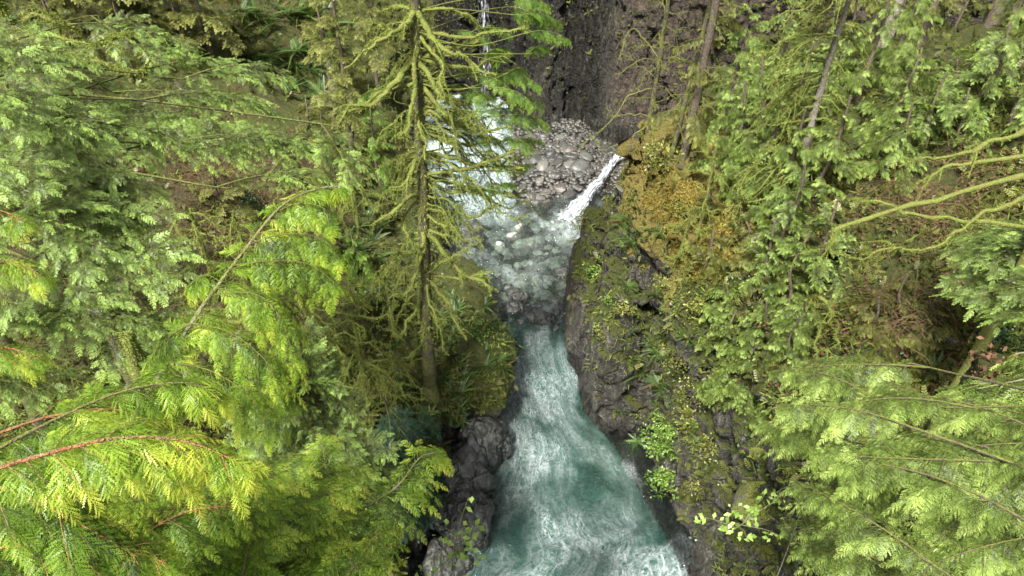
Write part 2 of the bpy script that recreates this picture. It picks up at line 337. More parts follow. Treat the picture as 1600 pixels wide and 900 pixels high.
# ------------------------------------------------------------------ terrain: an implicit gorge, meshed with surface nets
POLY = np.array([  # x, y, wall height, wall width, slope behind, rock warmth  (water's edge, clockwise from the near left)
 (-6, -16, 4, 1.5, .50, 0), (-4.6, 5, 4, 1.5, .50, 0), (-3.9, 14, 4, 1.4, .50, 0), (-3.3, 20, 4, 1.3, .50, 0), (-2.7, 24.5, 4, 1.3, .48, 0), (-1.6, 27.5, 4, 1.2, .45, 0),
 (-2.1, 32.5, 4, 1.2, .45, 0), (-3.3, 38, 4, 1.3, .45, 0), (-4.6, 43, 4, 1.5, .5, .1), (-6.2, 49, 4.5, 2, .55, .2), (-8.0, 56, 6, 2.5, .7, .2), (-8.2, 61, 7, 2.5, .8, .2), (-6.8, 65.5, 9, 2.5, .8, .1),
 (-1.2, 66.5, 16, 1.5, .6, 0), (.8, 63.5, 14, 2, .6, .3), (2.6, 61.0, 16, 2, .5, .4), (4.8, 62.8, 18, 1.2, .5, 0), (7.6, 62.6, 18, 1.2, .5, 0), (8.8, 60.0, 18, 2, .5, .9), (11, 58.8, 18, 2.4, .5, 1), (17, 59, 18, 2.5, .5, 1), (26, 59, 18, 2.5, .4, .8), (50, 59, 18, 2.5, .4, .5),
 (50, 54, 12, 2.5, .4, .2), (26, 54, 12, 2.5, .4, .2), (15, 53, 12, 2.5, .4, .2), (12, 50, 11.0, 3.6, .35, .25), (9.3, 47.6, 10.5, 4.4, .35, .35), (6.9, 45.0, 10.5, 4.6, .35, .3), (5.4, 42.0, 11, 4.4, .38, .3), (4.2, 37, 12, 3.4, .45, .25), (3.7, 31.7, 12, 3.0, .50, .3), (4.2, 27.7, 12, 2.8, .55, .2),
 (5.6, 25, 12, 2.2, .60, .1), (7.0, 21, 12, 1.8, .65, .1), (8.0, 17.9, 12, 1.7, .65, .1), (9, 10, 12, 1.7, .6, .1), (9.8, 0, 12, 2, .5, .1), (10.5, -16, 12, 2, .5, .1)], float)
def axis(segs):
    a = [segs[0][0]]
    for s0, s1, st in segs:
        n = max(1, int(round((s1-s0)/st))); a += list(np.linspace(s0, s1, n+1)[1:])
    return np.array(a)
GX = axis([(-62, -30, 1.2), (-30, -12, .4), (-12, -8, .24), (-8, 12, .155), (12, 20, .3), (20, 34, .45), (34, 62, 1.2)])
GY = axis([(-16, 12, .8), (12, 17, .3), (17, 50, .17), (50, 70, .24), (70, 84, .34), (84, 130, 1.5)])
GZ = axis([(-4.2, -.9, .35), (-.9, 13.5, .16), (13.5, 20, .3), (20, 34, .5)])
def seg_dist(x, y):
    P = np.stack([x, y], -1).reshape(-1, 2); best = np.full(len(P), 1e9); par = np.zeros((len(P), 4)); inside = np.zeros(len(P), bool)
    n = len(POLY)
    for i in range(n):
        a = POLY[i]; b = POLY[(i+1) % n]; d = b[:2]-a[:2]
        if i == n-1:   # closing edge: only for the inside test
            pass
        t = np.clip(((P-a[:2])@d)/(d@d), 0, 1); c = a[:2]+t[:, None]*d; ds = np.linalg.norm(P-c, axis=1)
        cond = (a[1] > P[:, 1]) != (b[1] > P[:, 1])
        if abs(d[1]) > 1e-9: inside ^= cond & (P[:, 0] < d[0]*(P[:, 1]-a[1])/d[1]+a[0])
        if i < n-1:
            m_ = ds < best; best[m_] = ds[m_]; par[m_] = (a[2:]+t[:, None]*(b[2:]-a[2:]))[m_]
    s = np.where(inside, -best, best)
    return s.reshape(x.shape), par.reshape(x.shape+(4,))
def bed_height(x, y):
    P = np.stack([x.ravel(), y.ravel(), 0*x.ravel()], -1); n = fbm(P, .35, 3).reshape(x.shape)
    z = np.full(x.shape, -2.6)
    z = z+smooth(31, 37, y)*2.15                                   # shallows
    z = z+smooth(48.5, 51.5, y-.25*(x-2))*smooth(-1.5, 1.5, x)*(1-smooth(5.8, 7.6, x))*1.0   # gravel bar
    z = z+smooth(6.6, 8.4, x+.15*np.minimum(y-50, 2)-.55*np.clip(y-53, 0, 9))*smooth(46.5, 48.5, y)*2.1     # right arm above the small fall
    z = z+smooth(47, 66, y)*.9*smooth(2, -2, x)
    return z+n*.12
def height(x, y):
    s, par = seg_dist(x, y); hw, ww, sl_, warm = par[..., 0], par[..., 1], par[..., 2], par[..., 3]
    sl2 = np.maximum(s-ww, 0)
    land = hw*(smooth(0, 1, s/ww)*.9+.1*np.clip(s/ww, 0, 1)) + sl_*sl2/(1+sl2/55)
    P = np.stack([x.ravel(), y.ravel(), 0*x.ravel()], -1)
    land = land+np.clip(sl2/4, 0, 1)*(fbm(P, .13, 4, 5).reshape(x.shape)*1.7)
    bed = bed_height(x, y); k = smooth(-1.6, 0.15, s)
    H = np.where(s > 0, np.maximum(bed, land*1.0-.3), bed+(np.maximum(bed, -.2)-bed)*k)
    return H, s, warm
def grid_noise(fx, fy, fz, off):
    def w_(a, f, o):
        c = a*f+o; i = np.floor(c).astype(int); t = (c-i).astype(np.float32); return i & 31, (i+1) & 31, t*t*(3-2*t)
    i, j, t = w_(GX, fx, off); A = TAB[i]*(1-t)[:, None, None]+TAB[j]*t[:, None, None]
    i, j, t = w_(GY, fy, off*1.7); A = A[:, i]*(1-t)[None, :, None]+A[:, j]*t[None, :, None]
    i, j, t = w_(GZ, fz, off*2.3); return A[:, :, i]*(1-t)+A[:, :, j]*t
X2, Y2 = np.meshgrid(GX, GY, indexing='ij')
H2, S2, W2 = height(X2, Y2)
gx_, gy_ = np.gradient(H2, GX, GY); GR = np.sqrt(1+gx_**2+gy_**2)
FLD = ((GZ[None, None, :]-H2[:, :, None])/GR[:, :, None]).astype(np.float32)
rockamt = (smooth(-.8, .4, S2)*(1-.55*smooth(4.5, 9, S2)))[:, :, None].astype(np.float32)
FLD += rockamt*(1.05*grid_noise(.22, .17, .15, 3.1)+.62*(np.abs(grid_noise(.55, .42, .28, 9.2))*2-.6)+.36*grid_noise(1.15, .9, .7, 14.7)+.20*(np.abs(grid_noise(2.3, 2.0, 1.3, 21.3))*2-.6))
FLD += (.03+.10*rockamt)*grid_noise(3.7, 3.4, 2.6, 5.5)
def blob(c, r, k=.6):
    global FLD
    dx = ((GX-c[0])/r[0])[:, None, None]**2; dy = ((GY-c[1])/r[1])[None, :, None]**2; dz = ((GZ-c[2])/r[2])[None, None, :]**2
    d = ((np.sqrt(dx+dy+dz)-1)*min(r)).astype(np.float32)+.28*grid_noise(.8, .8, .8, c[0])+.14*grid_noise(2, 2, 2, c[1])
    h = np.clip(.5+.5*(FLD-d)/k, 0, 1); FLD = (FLD+(d-FLD)*h-k*h*(1-h)).astype(np.float32)
blob((-2.6, 28.6, 2.6), (2.8, 3.8, 1.7)); blob((-3.2, 34, 2.3), (1.9, 4, 1.7))          # mossy promontory over the water
blob((4.6, 33, 3.0), (1.5, 3.0, 5.5)); blob((5.0, 26.8, 5.0), (1.3, 1.8, 4.5)); blob((6.2, 30, 7.2), (1.5, 2.5, 4.4)); blob((7.6, 24, 8.5), (1.2, 2.2, 3.6))

def carve(a, b, r, sq=(1, 1, 1)):
    global FLD
    a = np.array(a, float); b = np.array(b, float); d = b-a; L2_ = d@d
    x = GX[:, None, None]-a[0]; y = GY[None, :, None]-a[1]; z = GZ[None, None, :]-a[2]
    t = np.clip((x*d[0]+y*d[1]+z*d[2])/L2_, 0, 1)
    ds = np.sqrt(((x-t*d[0])*sq[0])**2+((y-t*d[1])*sq[1])**2+((z-t*d[2])*sq[2])**2)-r
    ds = ds.astype(np.float32)+.35*grid_noise(.7, .7, .7, 2.2)+.2*grid_noise(1.9, 1.9, 1.9, 7.2)
    FLD = np.maximum(FLD, -ds)
def hmarch(px, py):
    r = ray(px, py); t = np.linspace(20, 95, 600); P = CAM+t[:, None]*r; H, _, _ = height(P[:, 0], P[:, 1]); k = int(np.argmax(P[:, 2] < H)); return P[k]
carve((6.5, 27.5, 8.2), (6.9, 22.5, 7.6), .5, (1, 1, .6)); carve((6.9, 22.5, 7.6), (7.4, 17.5, 6.5), .55, (1, 1, .6))
_h = hmarch(430, 110); carve(_h+np.array([-1.5, .5, .8]), _h+np.array([2.5, 0, 0]), 2.3)
_h = hmarch(1290, 440); carve(_h+np.array([-2.0, .6, .1]), _h+np.array([4.5, .8, 0]), .7)
_h = hmarch(1410, 215); carve(_h+np.array([-1.5, 1, .2]), _h+np.array([3.0, 1, 0]), 1.0)
def surface_nets():
    s = FLD < 0; nx, ny, nz = s.shape
    c = s[:-1, :-1, :-1].astype(np.int8)
    tot = np.zeros((nx-1, ny-1, nz-1), np.int8)
    for a in (0, 1):
        for b in (0, 1):
            for d in (0, 1): tot += s[a:nx-1+a, b:ny-1+b, d:nz-1+d]
    I, J, K = np.nonzero((tot > 0) & (tot < 8)); n = len(I)
    idx = np.full((nx-1, ny-1, nz-1), -1, np.int32); idx[I, J, K] = np.arange(n)
    acc = np.zeros((n, 3)); cnt = np.zeros(n); C = [(a, b, d) for a in (0, 1) for b in (0, 1) for d in (0, 1)]
    G = lambda o: np.stack([GX[I+o[0]], GY[J+o[1]], GZ[K+o[2]]], -1)
    for p in C:
        for ax in range(3):
            if p[ax]: continue
            q = list(p); q[ax] = 1
            fa = FLD[I+p[0], J+p[1], K+p[2]]; fb = FLD[I+q[0], J+q[1], K+q[2]]; m_ = (fa < 0) != (fb < 0)
            t = (fa[m_]/(fa[m_]-fb[m_]))[:, None]; acc[m_] += G(p)[m_]*(1-t)+G(q)[m_]*t; cnt[m_] += 1
    V = acc/cnt[:, None]; Q = []
    for ax in range(3):
        sh = [slice(0, None)]*3; s0 = s.take(np.arange(s.shape[ax]-1), ax); s1 = s.take(np.arange(1, s.shape[ax]), ax)
        e = np.argwhere(s0 != s1); u, v = [(1, 2), (2, 0), (0, 1)][ax]
        lim = np.array(idx.shape)
        ok = (e[:, u] > 0) & (e[:, v] > 0) & (e[:, u] < lim[u]) & (e[:, v] < lim[v]); e = e[ok]
        def cell(du, dv):
            k = e.copy(); k[:, u] -= du; k[:, v] -= dv; return idx[k[:, 0], k[:, 1], k[:, 2]]
        q = np.stack([cell(1, 1), cell(0, 1), cell(0, 0), cell(1, 0)], -1)
        fl = s0[e[:, 0], e[:, 1], e[:, 2]] if True else None
        q = np.where(fl[:, None], q, q[:, ::-1]); Q.append(q)
    Q = np.concatenate(Q); return V, Q[(Q >= 0).all(1)]
TV, TQ = surface_nets()
def vnormals(V, Q):
    a = V[Q[:, 2]]-V[Q[:, 0]]; b = V[Q[:, 3]]-V[Q[:, 1]]; fn = np.cross(a, b); n = np.zeros_like(V)
    for k in range(4): np.add.at(n, Q[:, k], fn)
    return norm(n), norm(fn)
TN, FN = vnormals(TV, TQ)
del FLD
_, vs_, vw_ = height(TV[:, 0], TV[:, 1])
land = smooth(-.3, .8, vs_)
TV += TN*(land*(.16*(np.abs(fbm(TV, 1.3, 4, 2.2))*1.6-.5)))[:, None]
TN, FN = vnormals(TV, TQ)
rk = np.where(TV[:, 0] > 1, smooth(6.5, 3.5, vs_), smooth(4., 1.5, vs_)*smooth(2.6, 1.6, TV[:, 2])); rk = np.maximum(rk, (TV[:, 1] > 57)*1.)*land*smooth(.93, .7, TN[:, 2]); ii = np.nonzero(rk > .02)[0]
WP = TV[ii]+.35*np.stack([fbm(TV[ii], .8, 2, k_) for k_ in (1, 4, 7)], -1); DV = np.zeros(len(ii))
for sz, am, sd_, sq_ in ((1.7, .34, 1, (1, .8, .55)), (.75, .15, 4, (1, .8, .6)), (.34, .06, 9, (1, 1, .7))):
    v_, o_, e_ = cells(WP, sz, sd_, sq_); tl = norm(np.stack([np.sin(v_*17), np.cos(v_*23), np.sin(v_*31)], -1)); DV += am*(v_*.8+(o_*tl).sum(1)*1.3-.5*smooth(.12, 0, e_))
TV[ii] += TN[ii]*(DV*rk[ii]*np.where(TV[ii, 1] > 56, .5, 1))[:, None]
TN, FN = vnormals(TV, TQ)
left = TV[:, 0] < 1; z = TV[:, 2]; nz = TN[:, 2]
zone = lambda x0, x1, y0, y1, e=2.: smooth(x0-e, x0+e, TV[:, 0])*smooth(x1+e, x1-e, TV[:, 0])*smooth(y0-e, y0+e, TV[:, 1])*smooth(y1+e, y1-e, TV[:, 1])
moss = np.where(left, .35+.55*smooth(2.0, 3.4, z)+.2*nz, .08+.48*smooth(.05, .6, nz)+.35*smooth(9.5, 12.2, z)+.22*smooth(2.5, 6, z))
moss = np.where(TV[:, 1] > 56, np.where(left, moss, .12+.4*smooth(.5, .8, nz)), moss)
moss = np.where((TV[:, 1] > 59) & (vs_ < 5) & (TV[:, 0] > -7), moss*.25, moss); moss *= smooth(.8, 2.2, z)
och = zone(5.0, 11, 24, 40, 1.5)*smooth(9, 10.5, z)*.95+zone(-22, -9, 24, 40)*.25+.15
soil = np.where(left, .38*smooth(5, 9, vs_)+.1+.3*zone(-22, -8, 26, 44), .30*smooth(6, 12, vs_)+.05)*smooth(.3, .7, nz)
wet = smooth(1.6, .3, z)*.8*smooth(-.35, -.05, z); wet = np.maximum(wet, smooth(59, 64, TV[:, 1])*smooth(9.5, 8, TV[:, 0])*smooth(-9, -6, TV[:, 0]))  # wet waterline and black gorge rock; gorge mask also paints its shade in
warm = np.clip(vw_, 0, 1)*smooth(.5, 3, z)
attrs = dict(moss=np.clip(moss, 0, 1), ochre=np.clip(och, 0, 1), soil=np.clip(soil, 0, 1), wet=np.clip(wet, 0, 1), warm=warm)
fc = TV[TQ].mean(1); _, fs, _ = height(fc[:, 0], fc[:, 1])
bedm = (fs < .2) & (fc[:, 2] < .75); cl = (~bedm) & (fs < 5.5) & (((fc[:, 0] > 1) | (fc[:, 1] > 58)))
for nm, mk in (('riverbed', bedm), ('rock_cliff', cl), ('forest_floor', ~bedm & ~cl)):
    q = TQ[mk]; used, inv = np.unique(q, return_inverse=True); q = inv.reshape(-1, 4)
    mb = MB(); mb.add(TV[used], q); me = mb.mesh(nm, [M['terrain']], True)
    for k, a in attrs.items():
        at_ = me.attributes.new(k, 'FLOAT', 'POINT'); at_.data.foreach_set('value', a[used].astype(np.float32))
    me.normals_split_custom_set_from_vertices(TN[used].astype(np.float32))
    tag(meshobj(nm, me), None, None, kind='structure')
BVH = BVHTree.FromPolygons(TV.tolist(), TQ.tolist(), epsilon=0)
def hit(px, py):
    r = ray(px, py); L = np.linalg.norm(r); h = BVH.ray_cast(Vector(CAM), Vector(r/L))
    if h[0] is None: return at(px, py, 90), np.array([0, 0, 1.]), 90.
    return np.array(h[0]), np.array(h[1]), h[3]/L
def ground(x, y, z=33):
    h = BVH.ray_cast(Vector((x, y, z)), Vector((0, 0, -1))); return (h[0].z if h[0] else 10.0)

# ------------------------------------------------------------------ water
def river():
    xs = np.arange(-10.5, 12.3, .11); ys = np.concatenate([np.arange(-16, 14, .5), np.arange(14, 62, .11), np.arange(62, 82, .2)])
    X, Y = np.meshgrid(xs, ys, indexing='ij'); s, _ = seg_dist(X, Y)
    P = np.stack([X.ravel(), Y.ravel(), 0*X.ravel()], -1)
    lev = smooth(47, 66, Y)*.75*smooth(3, -1, X)+smooth(60, 74, Y)*.3
    rap = smooth(44, 50, Y+.45*(X+2))*smooth(1.6, -1.4, X+.02*(Y-48))               # left rapid below the far fall
    fo = np.zeros_like(X)
    fo += rap*.66
    splash = np.exp(-(((X-4.0)/1.6)**2+((Y-45.8)/1.9)**2)); fo += splash*.5
    fo += .26*np.exp(-((Y-30)/4.5)**2)+.30*np.exp(-(((X-1.6)/2.)**2+((Y-24.6)/1.5)**2))
    fo += .16*smooth(24, 17, Y)+.12*smooth(34, 20, Y)
    fo += .32*smooth(20.5, 17, Y)*smooth(3, 6.5, X)
    fo += .05*smooth(33, 36, Y)*smooth(47, 45, Y)
    fo -= .30*np.exp(-(((X-4.8)/1.3)**2+((Y-25.5)/3.)**2))+.25*np.exp(-(((X-6.9)/.9)**2+((Y-21.5)/2.)**2))
    fo = np.clip(fo, 0, 1.3); fo *= np.where(Y < 30, .25+.75*smooth(.1, -.9, s), 1)
    bed = bed_height(X, Y); dp = np.clip(lev-bed, 0, 4); dp = np.where(s > -.3, np.minimum(dp, .6), dp)
    deep = np.clip(1-np.exp(-np.clip(dp-.55, 0, 9)*1.25), 0, .97); deep = np.maximum(deep, .04); deep = np.maximum(deep, .8*rap)
    # flow lines: along the river, squeezed across; eddies turn them
    c0 = np.interp(Y, [0, 18, 25, 28, 32, 37, 43, 48, 56, 80], [2.5, 3., 2.5, 1.8, 1.2, 1.2, .8, .3, -3, -4])
    wd = np.interp(Y, [0, 18, 25, 28, 32, 37, 43, 48, 56, 80], [6.5, 5.5, 3.4, 2.7, 2.4, 2.8, 4., 5, 5, 3])
    fv = (X-c0)/wd*3.4+.6*fbm(P, .22, 3, 8).reshape(X.shape)*1.2; fu = Y*.55+.9*fbm(P, .25, 3, 2).reshape(X.shape)
    Q = np.stack([fv.ravel()*1.0, fu.ravel(), 0*fu.ravel()], -1)
    amp = .08+.16*fo+.09*smooth(34, 24, Y)
    amp = amp*(1-.5*smooth(36, 40, Y)*smooth(46, 44, Y))
    Z = lev+amp*(fbm(Q, 1.3, 4, 4, .6).reshape(X.shape))+.05*(np.abs(fbm(Q, 2.7, 3, 9)).reshape(X.shape)-.3)*amp/.1
    ny = len(ys); i, j = np.meshgrid(np.arange(len(xs)-1), np.arange(ny-1), indexing='ij')
    keep = (s[:-1, :-1] < 2.4) & ~((X[:-1, :-1] > 6.8) & (Y[:-1, :-1] > 48))
    i, j = i[keep], j[keep]; q = np.stack([i*ny+j, (i+1)*ny+j, (i+1)*ny+j+1, i*ny+j+1], -1)
    V = np.stack([X.ravel(), Y.ravel(), Z.ravel()], -1); used, inv = np.unique(q, return_inverse=True)
    mb = MB(); mb.add(V[used], inv.reshape(-1, 4)); me = mb.mesh('water', [M['water']], True)
    for k, a in (('foam', fo), ('deep', deep)):
        t = me.attributes.new(k, 'FLOAT', 'POINT'); t.data.foreach_set('value', a.ravel()[used].astype(np.float32))
    t = me.attributes.new('flow', 'FLOAT_VECTOR', 'POINT'); t.data.foreach_set('vector', (Q[used]).astype(np.float32).ravel())
    tag(meshobj('water', me), None, None, kind='structure')
river()
def fall(name, pts, widths, label, thick=.25, n=60, m_=22, wobble=.25, edge=-.25):
    C = spline(pts, n); Wd = np.interp(np.linspace(0, 1, n), np.linspace(0, 1, len(widths)), widths)
    T = norm(np.gradient(C, axis=0)); Sd = norm(np.cross(T, [0, 0, 1.0])); Nn = np.cross(Sd, T)
    u = np.linspace(-1, 1, m_); mb = MB(); arr = []
    for sgn in (1, -1):
        V = C[:, None, :]+Sd[:, None, :]*(u*1)[None, :, None]*Wd[:, None, None]*.5+Nn[:, None, :]*(sgn*thick*np.sqrt(np.clip(1-u*u, 0, 1)))[None, :, None]
        V = V.reshape(-1, 3); V = V+np.repeat(Nn, m_, 0)*(wobble*fbm(V*np.array([1, .5, .6]), 2.2, 4, 3+sgn))[:, None]
        i, j = np.meshgrid(np.arange(n-1), np.arange(m_-1), indexing='ij'); q = np.stack([i*m_+j, i*m_+j+1, (i+1)*m_+j+1, (i+1)*m_+j], -1).reshape(-1, 4)
        mb.add(V, q if sgn > 0 else q[:, ::-1], 0, np.tile(1-np.abs(u)**2, n)+edge)
        arr.append(np.stack([np.tile(u, n)*Wd.repeat(m_)*.5, np.repeat(np.linspace(0, np.linalg.norm(C[-1]-C[0]), n), m_), np.zeros(n*m_)], -1))
    me = mb.mesh(name, [M['fall']], True); t = me.attributes.new('flow', 'FLOAT_VECTOR', 'POINT'); t.data.foreach_set('vector', np.concatenate(arr).astype(np.float32).ravel())
    o = meshobj(name, me); tag(o, label, 'waterfall'); return o
fall('waterfall', [(9.2, 52.6, 2.5), (7.9, 51.4, 2.3), (6.6, 49.6, 1.6), (5.3, 48.0, .85), (4.0, 46.2, .1)], [.6, .75, 1.0, 1.6, 2.8], 'small white chute of water spilling past the rock headland into the shallows', .2, edge=-.62)
fall('waterfall', [(-2.6, 67.2, 12.5), (-2.5, 66.0, 10), (-2.4, 65.3, 5), (-2.4, 65.0, 1), (-2.3, 64.7, .5)], [2.2, 2.4, 2.7, 3.2, 3.6], 'pale misty fall in the dark gorge behind the mossy tree', .2, edge=-1.0)

# ------------------------------------------------------------------ stones
def stone_mesh(seed, flat=.6, n=3):
    import bmesh
    bm = bmesh.new(); bmesh.ops.create_icosphere(bm, subdivisions=n, radius=1)
    V = np.array([v.co[:] for v in bm.verts]); r = np.random.default_rng(seed)
    for k in range(13):
        d = norm(r.normal(size=3)); lim = r.uniform(.55, .85); s = V@d; V = V-np.outer(np.maximum(s-lim, 0)*.96, d)
    V = V*(1+.09*fbm(V, 1.6, 4, seed)[:, None]); V = V*np.array([1, r.uniform(.7, .95), flat])
    for v, c in zip(bm.verts, V): v.co = c
    me = bpy.data.meshes.new('stone'); bm.to_mesh(me); bm.free(); me.materials.append(M['stone'])
    me.polygons.foreach_set('use_smooth', np.ones(len(me.polygons), dtype=bool)); return me
SM = [stone_mesh(k, .5+.05*(k % 5)) for k in range(8)]
CM = []; HM = []; DM = []
for me_ in SM:
    for L_, k_ in ((CM, 'cobble'), (HM, 'hillrock'), (DM, 'blackrock')):
        c_ = me_.copy(); c_.materials[0] = M[k_]; L_.append(c_)
def stone(px, py, size_px, label, group=None, lift=.0, z=None, name='boulder', cat='rock', sink=.25, black=False):
    if z is None:
        P, _, d = hit(px, py)
        if name == 'cobble' and P[2] > -.28: return None
    else: P = at_z(px, py, z); d = np.linalg.norm(P-CAM)/np.linalg.norm(ray(px, py))
    r = size_px/2/FPX*d; me = (DM if z is not None else HM if cat == 'hill' else CM if name == 'cobble' else SM)[rng.integers(8)]
    o = meshobj(name, me); o.location = Vector(P+np.array([0, 0, lift-sink*r])); o.rotation_euler = (rng.uniform(-.25, .25), rng.uniform(-.25, .25), rng.uniform(0, 6.28)); o.scale = (r, r*rng.uniform(.85, 1.1), r*rng.uniform(.8, 1.15))
    tag(o, label, 'rock' if cat == 'hill' else cat, group); return o
stone(842, 498, 60, 'largest wet boulder breaking the surface where the shallows end', sink=.1, z=-.05)
stone(808, 460, 48, 'round grey boulder with water swirling round it upstream of the largest boulder', sink=.1, z=-.05)
stone(800, 482, 40, 'dark low stone between the two wet boulders and the mossy bank', sink=.1, z=-.05)
stone(876, 425, 28, 'pale flat stone beside the foot of the right rock wall', sink=.1, z=-.05)
stone(735, 375, 62, 'dark smooth boulder against the left bank below the white rapid', sink=.1, z=-.05)
stone(745, 352, 40, 'grey boulder at the foot of the white rapid', sink=.1, z=-.05)
stone(862, 240, 30, 'dark wet boulder on the gravel bar, nearest the cave', sink=.1); stone(848, 262, 34, 'dark square boulder in the middle of the gravel bar', sink=.1)
stone(905, 262, 46, 'black boulder beside the top of the small waterfall', sink=.1); stone(888, 236, 30, 'grey boulder under the dark cave wall', sink=.1)
stone(850, 300, 30, 'reddish boulder at the near end of the gravel bar', sink=.1)
for x_, y_, s_ in [(800, 452, 30), (822, 478, 26), (868, 492, 34), (782, 470, 22), (826, 512, 26), (856, 470, 20), (790, 446, 18), (838, 476, 22), (866, 512, 20), (812, 500, 22), (760, 400, 20), (882, 470, 18), (750, 392, 26), (722, 360, 24)]:
    stone(x_, y_, s_, 'smaller wet dark stone breaking the surface in the shallows', 'wet stones breaking the surface', sink=.35, z=-.03)
def in_poly(x, y, pts):
    c = False; n = len(pts)
    for i in range(n):
        a, b = pts[i], pts[i-1]
        if (a[1] > y) != (b[1] > y) and x < (b[0]-a[0])*(y-a[1])/(b[1]-a[1])+a[0]: c = not c
    return c
k = 0
while k < 210:
    px, py = rng.uniform(815, 960), rng.uniform(212, 345)
    if not in_poly(px, py, [(822, 215), (905, 200), (960, 235), (935, 262), (905, 295), (870, 340), (800, 350), (815, 280)]): continue
    stone(px, py, rng.choice([8, 11, 15, 22, 32], p=[.2, .3, .25, .17, .08]), 'angular grey or brown stone lying on the gravel bar by the small waterfall', 'stones on the gravel bar', sink=.05, cat='stone', name='bar_stone'); k += 1
k = 0
while k < 230:
    px, py = rng.uniform(715, 895), rng.uniform(335, 530)
    if not in_poly(px, py, [(715, 345), (890, 335), (890, 500), (850, 535), (800, 510), (770, 450), (728, 390)]): continue
    k -= stone(px, py, rng.choice([10, 14, 19, 26, 34], p=[.2, .3, .28, .16, .06]), 'rounded cobble lying under the clear green shallow water', 'cobbles in the clear shallows', sink=.0, cat='stone', name='cobble') is None; k += 1
mb = MB(); SMV = np.array([v.co[:] for v in SM[0].vertices]); 
import bmesh as _b
bm = _b.new(); _b.ops.create_icosphere(bm, subdivisions=1, radius=1); ico = (np.array([v.co[:] for v in bm.verts])*np.array([1, .8, .5]), np.array([[v.index for v in f.verts] for f in bm.faces]), np.zeros(len(bm.verts))); bm.free()
xs = rng.uniform(-7, 9, 7000); ys = rng.uniform(34, 64, 7000); s_, _ = seg_dist(xs, ys); ok = s_ < -.1; xs, ys = xs[ok], ys[ok]
O = np.stack([xs, ys, bed_height(xs, ys)+.02], -1); a = rng.uniform(0, 6.28, len(O))
scatter(mb, ico, O, np.stack([np.cos(a), np.sin(a), 0*a], -1), np.tile([0, 0, 1.], (len(O), 1)), np.where(ys > 48, rng.uniform(.08, .30, len(O)), rng.uniform(.05, .17, len(O))))
def gravel_mat():
    m = N('gravel_stone'); n = m.noise(4.5, detail=2); c = m.ramp(n, [(.3, (.016, .016, .015)), (.45, (.038, .037, .033)), (.55, (.065, .062, .055)), (.68, (.15, .14, .125))]); return m.done(m.bsdf(c, .5, .4))
M['gravel'] = gravel_mat()
tag(meshobj('gravel', mb.mesh('gravel', [M['gravel']], True)), 'loose pebbles covering the shallow riverbed and gravel bar', 'gravel', kind='stuff')

# black bedrock shelf at the left water's edge
def outcrop(P, r, seed, label, mat='blackrock'):
    import bmesh
    bm = bmesh.new(); bmesh.ops.create_icosphere(bm, subdivisions=6, radius=1); V = np.array([v.co[:] for v in bm.verts]); rr = np.random.default_rng(seed)
    for k in range(9):
        d = norm(rr.normal(size=3)*np.array([1, 1, .7])); lim = rr.uniform(.6, .9); s = V@d; V = V-np.outer(np.maximum(s-lim, 0)*.92, d)
    W = V*np.array(r); W = W+norm(V)*(.30*fbm(W+np.array(P), .55, 3, 5))[:, None]; WQ = W+np.array(P)+.15*fbm(W, 1.2, 2, 3)[:, None]
    for sz, am, sd_ in ((1.5, .20, 2), (.6, .06, 6), (.25, .02, 8)):
        v_, o_, e_ = cells(WQ, sz, sd_, (1, .75, .5)); tl = norm(np.stack([np.sin(v_*17), np.cos(v_*23), np.sin(v_*31)], -1)); W = W+norm(V)*(am*(v_*.8+(o_*tl).sum(1)*1.3-.4*smooth(.1, 0, e_)))[:, None]
    for v, c in zip(bm.verts, W): v.co = c
    me = bpy.data.meshes.new('rock_outcrop'); bm.to_mesh(me); bm.free(); me.materials.append(M[mat]); me.polygons.foreach_set('use_smooth', np.ones(len(me.polygons), dtype=bool))
    o = meshobj('rock_outcrop', me); o.location = Vector(P); return tag(o, label, 'rock')
outcrop(at_z(755, 690, .6), (1.3, 1.9, 1.6), 1, 'uppermost black wet rock below the mossy promontory at the water')
outcrop(at_z(730, 755, .5), (1.45, 2.1, 1.5), 2, 'widest cracked black rock of the shelf along the left bank')
outcrop(at_z(722, 815, .4), (1.6, 1.9, 1.3), 5, 'grey black rock of the shelf just above the lowest one')
outcrop(at_z(700, 875, .2), (1.1, 1.4, .9), 3, 'lowest black rock of the shelf at the bottom of the left bank')

# ------------------------------------------------------------------ foliage templates
def pinna(nt=9, ang=52, tl=.30, tw=.07, droop=.18, taper=.75):
    """flat twig along +X, length 1, with pointed leaflets on both sides"""
    V = []; Fc = []; t = []
    for i in range(nt):
        u = (i+.5)/nt; L = tl*(1-taper*u**1.6)*(.75+.5*min(1, u*4)); a = math.radians(ang*(1-.25*u))
        for s in (1, -1):
            uu = u+(.25/nt if s < 0 else 0); b = np.array([uu, 0, -droop*uu*uu]); d = np.array([math.cos(a), s*math.sin(a), -.10]); p = np.array([-d[1], d[0], 0])
            n = len(V); V += [b-p*tw*.4, b+d*L*.55-p*tw, b+d*L, b+d*L*.55+p*tw*.9]; Fc.append([n, n+1, n+2, n+3]); t += [-.05, 0, .22, 0]
    n = len(V); V += [np.array([0, -.018, 0]), np.array([.5, -.03, -droop*.25]), np.array([1.08, 0, -droop*1.1]), np.array([.5, .03, -droop*.25])]; Fc.append([n, n+1, n+2, n+3]); t += [-.1, 0, .3, 0]
    return np.array(V), np.array(Fc), np.array(t)
